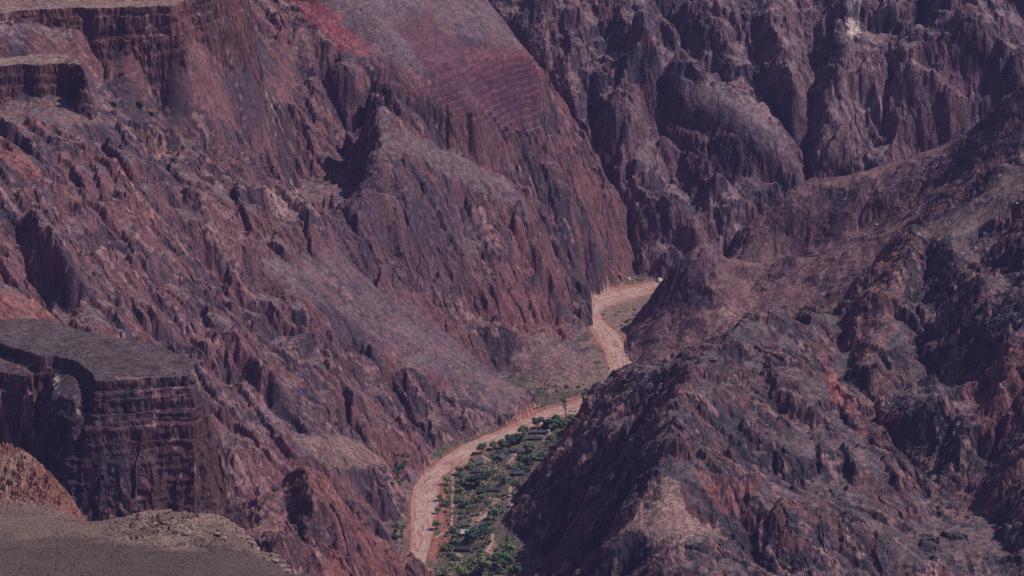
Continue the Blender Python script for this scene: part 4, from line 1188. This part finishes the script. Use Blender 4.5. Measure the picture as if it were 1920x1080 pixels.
# footprints kept clear of bushes
CLEAR = [(878, 1001, 20), (870, 1029, 20), (903, 1022, 12), (927, 919, 15), (893, 884, 10), (940, 858, 17), (966, 846, 12), (1012, 811, 18), (1003, 821, 18), (972, 889, 14), (1014, 861, 12), (895, 868, 12), (890, 850, 6), (988, 1068, 18)]
VPOLY = [(822, 1075), (826, 1020), (840, 985), (832, 940), (836, 905), (862, 874), (900, 852), (950, 832), (1000, 808), (1050, 792), (1085, 790), (1050, 828), (1000, 880), (962, 920), (945, 950), (938, 985), (945, 1020), (965, 1050), (1000, 1075), (960, 1080)]
def in_poly(px, py, poly):
    return bool(inside(np.array([px]), np.array([py]), poly)[0])
PATHS = [(848, 893, 850, 985), (956, 912, 955, 970), (936, 944, 882, 985), (924, 1001, 922, 1045), (904, 854, 942, 883), (970, 848, 953, 872)]
def near_path(px, py):
    for x0, y0, x1, y1 in PATHS:
        t = max(0, min(1, ((px - x0) * (x1 - x0) + (py - y0) * (y1 - y0)) / ((x1 - x0) ** 2 + (y1 - y0) ** 2)))
        if math.hypot(px - x0 - t * (x1 - x0), (py - y0 - t * (y1 - y0)) * 1.5) < 6:
            return True
    return False
n = 0
while n < 270:
    px, py = rnd.uniform(815, 1090), rnd.uniform(788, 1078)
    if not in_poly(px, py, VPOLY) or near_path(px, py) or any(abs(px - a) < w * .42 + 2 and -1 < py - b < 9 for a, b, w in CLEAR):
        continue
    n += 1
    sc = min(3.2, rnd.lognormvariate(.5, .38))
    place_tree("bush", spot(px, py), "bush", n % 5, rnd.choice(["grey", "light", "dark", "mid", "dry", "mid"]), sc, "ragged bush or low tree on the valley floor among the cabins and trails", "bush", "bushes on the valley floor among the cabins", parts=False)
for k in range(24):
    px, py = rnd.uniform(1000, 1150), rnd.uniform(722, 750)
    if py > 756 - (px - 1000) * .12 or py < 728 - (px - 1000) * .07:
        continue
    place_tree("bush", spot(px, py), "bush", k % 5, rnd.choice(["grey", "dark", "mid"]), rnd.uniform(1.0, 1.9), "grey green bush on the far creek bank behind the two tall trees", "bush", "bushes on the bank behind the two tall trees", parts=False)
for k in range(20):
    px, py = rnd.uniform(1122, 1235), rnd.uniform(552, 645)
    if not in_poly(px, py, [(1128, 600), (1126, 585), (1175, 566), (1245, 540), (1225, 575), (1195, 640), (1160, 625)]):
        continue
    place_tree("bush", spot(px, py), "bush", k % 5, rnd.choice(["grey", "dark", "grey"]), rnd.uniform(.7, 1.5), "small grey green bush on the gravel flat inside the upper creek bend", "bush", "bushes on the flat inside the upper bend", parts=False)
for k in range(34):
    px, py = (rnd.gauss(752, 9), rnd.uniform(845, 915)) if k < 22 else (rnd.gauss(748, 9), rnd.uniform(975, 1015))
    place_tree("bush", hit(px, py), "bush", k % 5, rnd.choice(["dark", "mid", "dark", "grey"]), rnd.uniform(1.0, 2.0), "dark green bush at the foot of the left slope above the creek", "bush", "bushes at the foot of the left slope", parts=False)
log("trees")

# ------------------------------------------------------------------ cabins
M_W = {"stone": plain("stone_wall", (.20, .14, .12), .9, .35, 2.5), "wood": plain("brown_boards", (.10, .065, .05), .85, .25, 3), "dark": plain("dark_boards", (.045, .04, .04), .85, .2, 3)}
M_GL = plain("window_glass", (.02, .025, .03), .15, .1); M_DR = plain("door_paint", (.06, .10, .09), .6, .15); M_FR = plain("frame_paint", (.35, .33, .30), .7, .1)
def roofmat(name, c): return plain(name, c, .55, .18, .8)
def gable(loc, rz, L, W, H, pitch, roof_c, wall, label, cat="cabin", chimney=False, name="cabin"):
    L, W = L * .88, W * .9
    o = tag(empty(name, loc, rz), label, cat)
    ridge = H + W / 2 * pitch
    b = MB(); b.prism([(-W / 2, -.6), (W / 2, -.6), (W / 2, H), (0, ridge), (-W / 2, H)], -L / 2, L / 2); b.build("wall", M_W[wall], o)
    r = MB(); e = .6; th = .16
    for s in (-1, 1):
        y1, z1 = s * (W / 2 + e), H - e * pitch
        q = [(0, ridge + .02), (y1, z1 + .02), (y1, z1 + .02 + th), (0, ridge + .02 + th)]
        r.prism(q if s < 0 else q[::-1], -L / 2 - .5, L / 2 + .5)
    k = int(L / 1.6)
    for i in range(k + 1):                                  # raised seams of the roofing
        x = -L / 2 + i * L / k
        for s in (-1, 1):
            y1, z1 = s * (W / 2 + e - .05), H - e * pitch + th + .03
            q = [(s * .05, ridge + th + .0), (y1, z1), (y1, z1 + .08), (s * .05, ridge + th + .08)]
            r.prism(q if s < 0 else q[::-1], x - .06, x + .06)
    rf = r.build("roof", roofmat("roofing", tuple(v * .78 for v in roof_c)), o)
    if chimney:
        c = MB(); c.box((L * .28, W * .12, ridge + .35), (.8, .8, 1.9)); c.build("chimney", M_W["stone"], rf)
    d = MB(); d.box((L * .08, -W / 2 - .03, 1.0), (1.0, .1, 2.05)); dr = d.build("door", M_DR, o)
    h = MB(); h.box((L * .08 + .38, -W / 2 - .11, 1.0), (.08, .08, .14)); h.build("handle", M_FR, dr)
    for x in (-L * .3, -L * .1, L * .3):
        w = MB(); zc = min(1.5, H - .7)
        for (cx_, cz_, sx, sz) in ((0, .52, 1.2, .1), (0, -.52, 1.2, .1), (-.55, 0, .1, .94), (.55, 0, .1, .94)):
            w.box((x + cx_, -W / 2 - .05, zc + cz_), (sx, .12, sz))
        wf = w.build("window", M_FR, o)
        p = MB(); p.box((x, -W / 2 - .03, zc), (1.0, .06, .94)); p.build("pane", M_GL, wf)
    return o
def S(px, py): return spot(px, py)
# pale open shed
x, y, z = S(879, 1004)
o = tag(empty("shed", (x, y, z), math.radians(-4)), "long open shed with a pale blue grey metal roof and dark open front", "shed")
b = MB(); b.prism([(-4.6, 3.0), (4.4, 4.7), (4.4, 4.86), (-4.6, 3.16)], -8.5, 8.5)
for i in range(12):
    b.prism([(-4.6, 3.16), (4.4, 4.86), (4.4, 4.93), (-4.6, 3.23)], -8.4 + i * 1.52, -8.28 + i * 1.52)
b.build("roof", plain("pale_metal_roof", (.40, .42, .50), .45, .10, .5), o)
b = MB(); b.box((0, 4.1, 2.0), (16.4, .2, 5.2)); b.build("back_wall", M_W["dark"], o)
for i in range(6):
    b = MB(); b.box((-8.1 + i * 3.24, -4.2, 1.2), (.25, .25, 3.7)); b.build("post", M_W["wood"], o)
for s in (-1, 1):
    b = MB(); b.box((s * 8.2, 2.0, 1.7), (.2, 4.0, 4.6)); b.build("side_wall", M_W["dark"], o)
gable(S(869, 1032), math.radians(-3), 15, 10, 3.0, .38, (.038, .060, .062), "dark", "dark green roofed cabin with a shaded front, lowest cabin in the valley", chimney=True)
gable(S(901, 1025), math.radians(4), 9, 6, 2.6, .4, (.050, .058, .062), "dark", "small dark annexe touching the right end of the lowest cabin", cat="annexe")
gable(S(927, 921), math.radians(-6), 13.5, 8.5, 2.8, .42, (.045, .080, .100), "wood", "teal roofed cabin beside the pink trail", chimney=True)
gable(S(893, 887), math.radians(8), 9, 7, 2.8, .42, (.060, .070, .095), "wood", "dark slate roofed cabin just above the large dark tree")
gable(S(938, 861), math.radians(70), 13, 10, 3.4, .45, (.085, .115, .145), "wood", "broad blue grey roofed lodge in the middle of the ranch", cat="lodge", chimney=True)
gable(S(963, 848), math.radians(12), 10, 7, 2.8, .42, (.050, .062, .095), "wood", "dark blue roofed cabin right of the broad blue grey lodge")
gable(S(1011, 813), math.radians(4), 20, 6.5, 2.8, .42, (.085, .095, .125), "dark", "upper of the two long dark slate barracks", cat="barracks", name="barracks")
gable(S(1003, 824), math.radians(4), 17, 6.5, 2.8, .42, (.075, .088, .120), "dark", "lower of the two long dark slate barracks", cat="barracks", name="barracks")
gable(S(972, 891), math.radians(10), 13, 7.5, 2.8, .42, (.075, .100, .135), "dark", "slate blue roofed cabin near the ridge foot, above the pink trail")
gable(S(1013, 864), math.radians(-2), 11, 6.5, 2.8, .42, (.060, .080, .085), "dark", "dark roofed cabin half hidden by the ridge edge")
gable(S(896, 871), math.radians(30), 10, 8, 2.8, .42, (.085, .110, .125), "wood", "pale slate roofed cabin close to the creek bank")
gable(S(890, 853), math.radians(15), 5.5, 4.5, 2.4, .45, (.030, .030, .036), "dark", "tiny blackish hut at the creek edge, left of the pale slate cabin", cat="hut", name="hut")
# white tank
x, y, z = S(1029, 812)
o = tag(empty("water_tank", (x, y, z)), "small white upright water tank beside the barracks", "tank")
M_WH = plain("white_paint", (.62, .60, .58), .6, .1)
t = MB(); t.tube([(0, 0, .2), (0, 0, 3.6)], [1.3, 1.3], 20); t.build("tank_body", M_WH, o)
t = MB(); t.tube([(0, 0, 3.6), (0, 0, 3.75), (0, 0, 4.3)], [1.4, 1.4, .2], 20); t.build("tank_roof", M_WH, o)
t = MB(); t.tube([(1.4, 0, 0), (1.4, 0, 3.9)], [.07, .07], 6); t.build("pipe", M_FR, o)
x, y, z = S(976, 850)
gable((x, y, z), math.radians(5), 3.0, 2.6, 2.0, .35, (.55, .53, .52), "stone", "tiny white roofed shed beside the dark blue cabin", cat="shed", name="small_shed")
# red corral with two white feed troughs
M_RD = plain("red_rail_paint", (.26, .055, .065), .7, .2, 2.0)
x, y, z = S(985, 1071)
o = tag(empty("corral_fence", (x, y, z), math.radians(-4)), "red rail corral fence at the foot of the dark ridge, bottom edge", "fence")
cor = [(-7.5, -8), (-7.5, 16), (4, 17), (8, 6), (15, 4), (15, -6), (4, -8)]
for (ax, ay), (bx, by) in zip(cor, cor[1:] + cor[:1]):
    Ln = math.hypot(bx - ax, by - ay); a = math.atan2(by - ay, bx - ax)
    r = MB()
    for h in (.5, 1.05, 1.6):
        r.box(((ax + bx) / 2, (ay + by) / 2, h), (Ln, .14, .24), a)
    r.build("rail", M_RD, o)
    for i in range(max(1, int(Ln / 3.2))):
        q = i * 3.2 / Ln
        p = MB(); p.box((ax + (bx - ax) * q, ay + (by - ay) * q, .75), (.26, .26, 2.4)); p.build("post", M_RD, o)
for px, py, L, lb in ((981.5, 1066, 3.4, "white feed trough standing inside the red corral"), (974, 1075, 2.6, "pale pink trough at the front rail of the red corral")):
    x, y, z = S(px, py)
    o = tag(empty("trough", (x, y, z), .1), lb, "trough")
    b = MB(); b.box((0, 0, .45), (L, 1.5, .12))
    for sx, sy, dx, dy in ((0, -.7, L, .12), (0, .7, L, .12), (-L / 2 + .06, 0, .12, 1.28), (L / 2 - .06, 0, .12, 1.28)):
        b.box((sx, sy, .85), (dx, dy, .68))
    b.build("basin", M_WH if "white" in lb else plain("pink_paint", (.55, .36, .38), .6, .1), o)
    for sx in (-1, 1):
        for sy in (-1, 1):
            g = MB(); g.box((sx * (L / 2 - .25), sy * .5, .2), (.14, .14, .38)); g.build("leg", M_FR, o)
gable(S(979, 1061), math.radians(-4), 8, 4.5, 2.4, .3, (.20, .08, .09), "dark", "low dull red roofed stable at the back of the corral", cat="stable", name="stable")
log("cabins")

# ------------------------------------------------------------------ boulders
def rock_mesh(seed, fl=.7):
    bm = bmesh.new(); bmesh.ops.create_icosphere(bm, subdivisions=3, radius=1.0)
    r = random.Random(seed); pl = [(Vector((r.gauss(0, 1), r.gauss(0, 1), r.gauss(0, 1))).normalized(), r.uniform(.55, .9)) for _ in range(11)]
    for v in bm.verts:
        for nn, d in pl:
            q = v.co.dot(nn)
            if q > d: v.co -= nn * (q - d)
        v.co *= 1 + .05 * math.sin(v.co.x * 7 + seed) * math.cos(v.co.y * 6)
        v.co.z *= fl
    me = bpy.data.meshes.new("boulder"); bm.to_mesh(me); bm.free()
    return me
M_BD = {"dark": plain("dark_rock", (.075, .05, .052), .95, .35, .6), "white": plain("pale_rock", (.62, .55, .50), .9, .2, .8), "pink": plain("pink_rock", (.33, .20, .17), .95, .3, .8), "rim": plain("rim_rock", (.25, .185, .155), .95, .3, 1.2), "red": plain("red_rock", (.20, .085, .07), .95, .3, .6)}
def boulder(px, py, r, m, label, group=None, seed=0, sx=1.0, deep=.25):
    x, y, z = hit(px, py)
    me = rock_mesh(seed); me.materials.append(M_BD[m])
    o = bpy.data.objects.new("boulder", me); COL.objects.link(o)
    o.location = (x, y, z + r * deep); o.scale = (r * sx, r, r); o.rotation_euler = (0, 0, rnd.uniform(0, 3))
    return tag(o, label, "boulder", group)
boulder(263, 196, 6.5, "dark", "largest dark round boulder on the slope right of the lower sandstone block", seed=1)
boulder(213, 198, 5.0, "dark", "dark boulder half way between the sandstone block and the largest dark boulder", seed=2)
boulder(214, 212, 4.2, "dark", "smaller dark boulder directly below its neighbour near the sandstone block", seed=3)
boulder(283, 212, 4.5, "red", "long reddish slab lying right of the largest dark boulder", seed=4, sx=1.9)
boulder(515, 200, 5.5, "dark", "lone dark boulder on the smooth slope above the pale rock patch", seed=5)
boulder(229, 140, 3.8, "dark", "dark boulder on the scree between the two sandstone blocks", seed=6)
boulder(1237, 527, 4.2, "white", "white boulder beside the creek below the dark wall", seed=7)
boulder(1178, 524, 3.2, "white", "pale block fallen at the foot of the dark wall", seed=8)
boulder(1161, 516, 3.0, "pink", "pinkish block on the slope just above the upper creek bend", seed=9)
boulder(1643, 423, 1.5, "white", "white stone on the brown gully slope", seed=10, sx=1.4)
boulder(1908, 384, 1.5, "white", "white stone high on the tan shoulder at the right edge", seed=11, sx=1.4)
boulder(970, 504, 1.6, "white", "pale stone on the dark schist face of the spur", seed=12)
k = 0
while k < 46:
    i = rnd.randrange(20, NL - 5); q = rnd.uniform(-.15, 1.15)
    P = WL[i] * (1 - q) + WR[i] * q
    if P[1] > 4760 or P[1] < 4035: continue
    k += 1
    me = rock_mesh(40 + k % 6) if k <= 6 else bpy.data.meshes["boulder_bed%d" % (k % 6)]
    if k <= 6:
        me.name = "boulder_bed%d" % (k % 6); me.materials.append(M_BD[rnd.choice(["pink", "red", "white"])])
    o = bpy.data.objects.new("boulder", me); COL.objects.link(o)
    r = rnd.uniform(.6, 1.5)
    o.location = (P[0], P[1], float(ground(P[0], P[1])) + r * .35); o.scale = (r * rnd.uniform(.9, 1.6), r, r); o.rotation_euler = (0, 0, rnd.uniform(0, 6))
    tag(o, "small rounded boulder in or beside the muddy creek bed", "boulder", "boulders along the creek bed")
log("boulders")

# broken slabs along the rim of the foreground mesa
for k in range(46):
    px, py = rnd.uniform(285, 560), 0
    py = np.interp(px, [285, 330, 400, 445, 470, 530, 590], [976, 974, 992, 994, 1010, 1052, 1080]) + abs(rnd.gauss(0, 9)) + 2
    dx, dy, dz = ray(px, py); Yv = np.arange(2050, 2480, .5); tt = Yv / dy; zz_ = CAMH + dz * tt
    kk = int((mesa_ground(dx * tt, Yv) >= zz_).argmax())
    x, y = float(dx * tt[kk]), float(Yv[kk])
    me = bpy.data.meshes.get("rim_slab%d" % (k % 6))
    if me is None:
        me = rock_mesh(80 + k, .38); me.name = "rim_slab%d" % (k % 6); me.materials.append(M_BD["rim"])
    o = bpy.data.objects.new("rim_slab", me); COL.objects.link(o)
    r = rnd.uniform(.7, 2.4)
    o.location = (x, y, float(mesa_ground(np.array([x]), np.array([y]))[0]) + r * .12); o.scale = (r * rnd.uniform(1, 1.9), r, r); o.rotation_euler = (0, 0, rnd.uniform(0, 6))
    tag(o, "flat weathered slab lying along the broken rim of the foreground mesa", "slab", "slabs along the foreground mesa rim")

# ------------------------------------------------------------------ low desert scrub: nobody could count it
def scrub(name, x, y, z, r, col, label):
    n = len(x)
    g = np.random.RandomState(5)
    k = 7
    V = np.zeros((n, k, 3), np.float32)
    for j in range(5):
        a = j * 2 * np.pi / 5 + g.rand(n) * 1.0
        q = r * g.uniform(.7, 1.25, n)
        V[:, j] = np.stack([x + q * np.cos(a), y + q * np.sin(a), z + r * g.uniform(.1, .5, n)], 1)
    V[:, 5] = np.stack([x + r * g.uniform(-.3, .3, n), y + r * g.uniform(-.3, .3, n), z + r * g.uniform(.9, 1.4, n)], 1)
    V[:, 6] = np.stack([x, y, z - r * .4], 1)
    f = []
    for j in range(5):
        f += [(j, (j + 1) % 5, 5), ((j + 1) % 5, j, 6)]
    F = (np.arange(n)[:, None, None] * k + np.array(f)[None]).reshape(-1, 3).astype(np.int32)
    me = bpy.data.meshes.new(name)
    me.vertices.add(n * k); me.vertices.foreach_set("co", V.ravel())
    me.loops.add(len(F) * 3); me.loops.foreach_set("vertex_index", F.ravel())
    me.polygons.add(len(F)); me.polygons.foreach_set("loop_start", np.arange(0, len(F) * 3, 3, dtype=np.int32))
    a = me.color_attributes.new("Col", 'FLOAT_COLOR', 'POINT')
    c4 = np.ones((n, k, 4), np.float32); c4[..., :3] = col[:, None, :]
    a.data.foreach_set("color", c4.ravel())
    me.update(); me.materials.append(SCR)
    o = bpy.data.objects.new(name, me); COL.objects.link(o)
    tag(o, label, kind="stuff")
SCR = vcol_material("scrub_leaves", scale=1.5)
g = np.random.RandomState(9)
vis = (PX > -40) & (PX < 1960) & (PY > -30) & (PY < 1110) & (SLF < .85) & ~chan & ((PF != 0) | (band > 9)) & (~flat | (n3 > .25)) & ~((PF == 0) & (PX > 985) & (PY < 728) & (PY > 640) & (n3 < .3))
jj, ii = np.nonzero(vis)
dens_ = np.clip(.35 + n5[jj, ii] * .9, .03, 1) * np.array([7.0, 1, .8, .9, 1.1, .9, .7, 1])[PF[jj, ii]]
sel = np.nonzero(g.rand(len(jj)) < dens_ * .045)[0]
x = XF[jj[sel], ii[sel]] + g.uniform(-.7, .7, len(sel)); y = YF[jj[sel], ii[sel]] + g.uniform(-.7, .7, len(sel))
r = g.uniform(.35, .95, len(sel)) * np.where(PF[jj[sel], ii[sel]] == 0, 1.25, 1.0)
cc = np.array([[.075, .070, .055], [.10, .095, .075], [.055, .060, .045], [.12, .10, .075]], np.float32)[g.randint(0, 4, len(sel))]
vg = np.array([[.075, .100, .060], [.105, .125, .080], [.05, .075, .05], [.14, .12, .09]], np.float32)[g.randint(0, 4, len(sel))]
cc = np.where((PF[jj[sel], ii[sel]] == 0)[:, None], vg, cc)
scrub("desert_scrub", x, y, ground(x, y), r, cc, "sparse low desert scrub dotted over the canyon slopes")
log("scrub", len(sel))
n = 52000
x = []; 
yy = g.uniform(2060, 2530, n); uu = g.uniform(-.15, -.03, n)
xx = uu * yy; zz = mesa_ground(xx, yy)
px, py = pix(xx, yy, zz)
ok = (px > -40) & (px < 640) & (py > 840) & (py < 1100)
dd = fbm(xx / 25, yy / 25, 2, 8)
ok &= g.rand(n) < .65 + .8 * dd
xx, yy, zz = xx[ok], yy[ok], zz[ok]
cc = np.array([[.085, .068, .058], [.19, .14, .105], [.05, .045, .042], [.26, .19, .14]], np.float32)[g.randint(0, 4, len(xx))]
scrub("mesa_scrub", xx, yy, zz, g.uniform(.16, .5, len(xx)), cc, "low brown and olive scrub dotted over the foreground mesa")
log("mesa scrub", len(xx))
# ------------------------------------------------------------------ air
def haze():
    bm = bmesh.new(); bmesh.ops.create_cube(bm, size=1.0)
    me = bpy.data.meshes.new("haze"); bm.to_mesh(me); bm.free()
    o = bpy.data.objects.new("haze", me); COL.objects.link(o)
    x0, x1, y0, y1, z0, z1 = -3000, 3000, -500, 6600, -700, 1450
    o.location = ((x0 + x1) / 2, (y0 + y1) / 2, (z0 + z1) / 2)
    o.scale = (x1 - x0, y1 - y0, z1 - z0)
    m = bpy.data.materials.new("haze"); m.use_nodes = True
    t = m.node_tree; t.nodes.remove(t.nodes["Principled BSDF"])
    v = t.nodes.new("ShaderNodeVolumePrincipled")
    v.inputs["Color"].default_value = (0.41, 0.38, 1.0, 1)
    v.inputs["Density"].default_value = HAZE
    v.inputs["Anisotropy"].default_value = 0.0
    t.links.new(v.outputs[0], t.nodes["Material Output"].inputs["Volume"])
    me.materials.append(m)
    o["kind"] = "stuff"
    o["label"] = "thin blue haze filling the canyon air"
HAZE = 1.65e-5
haze()
log("done")
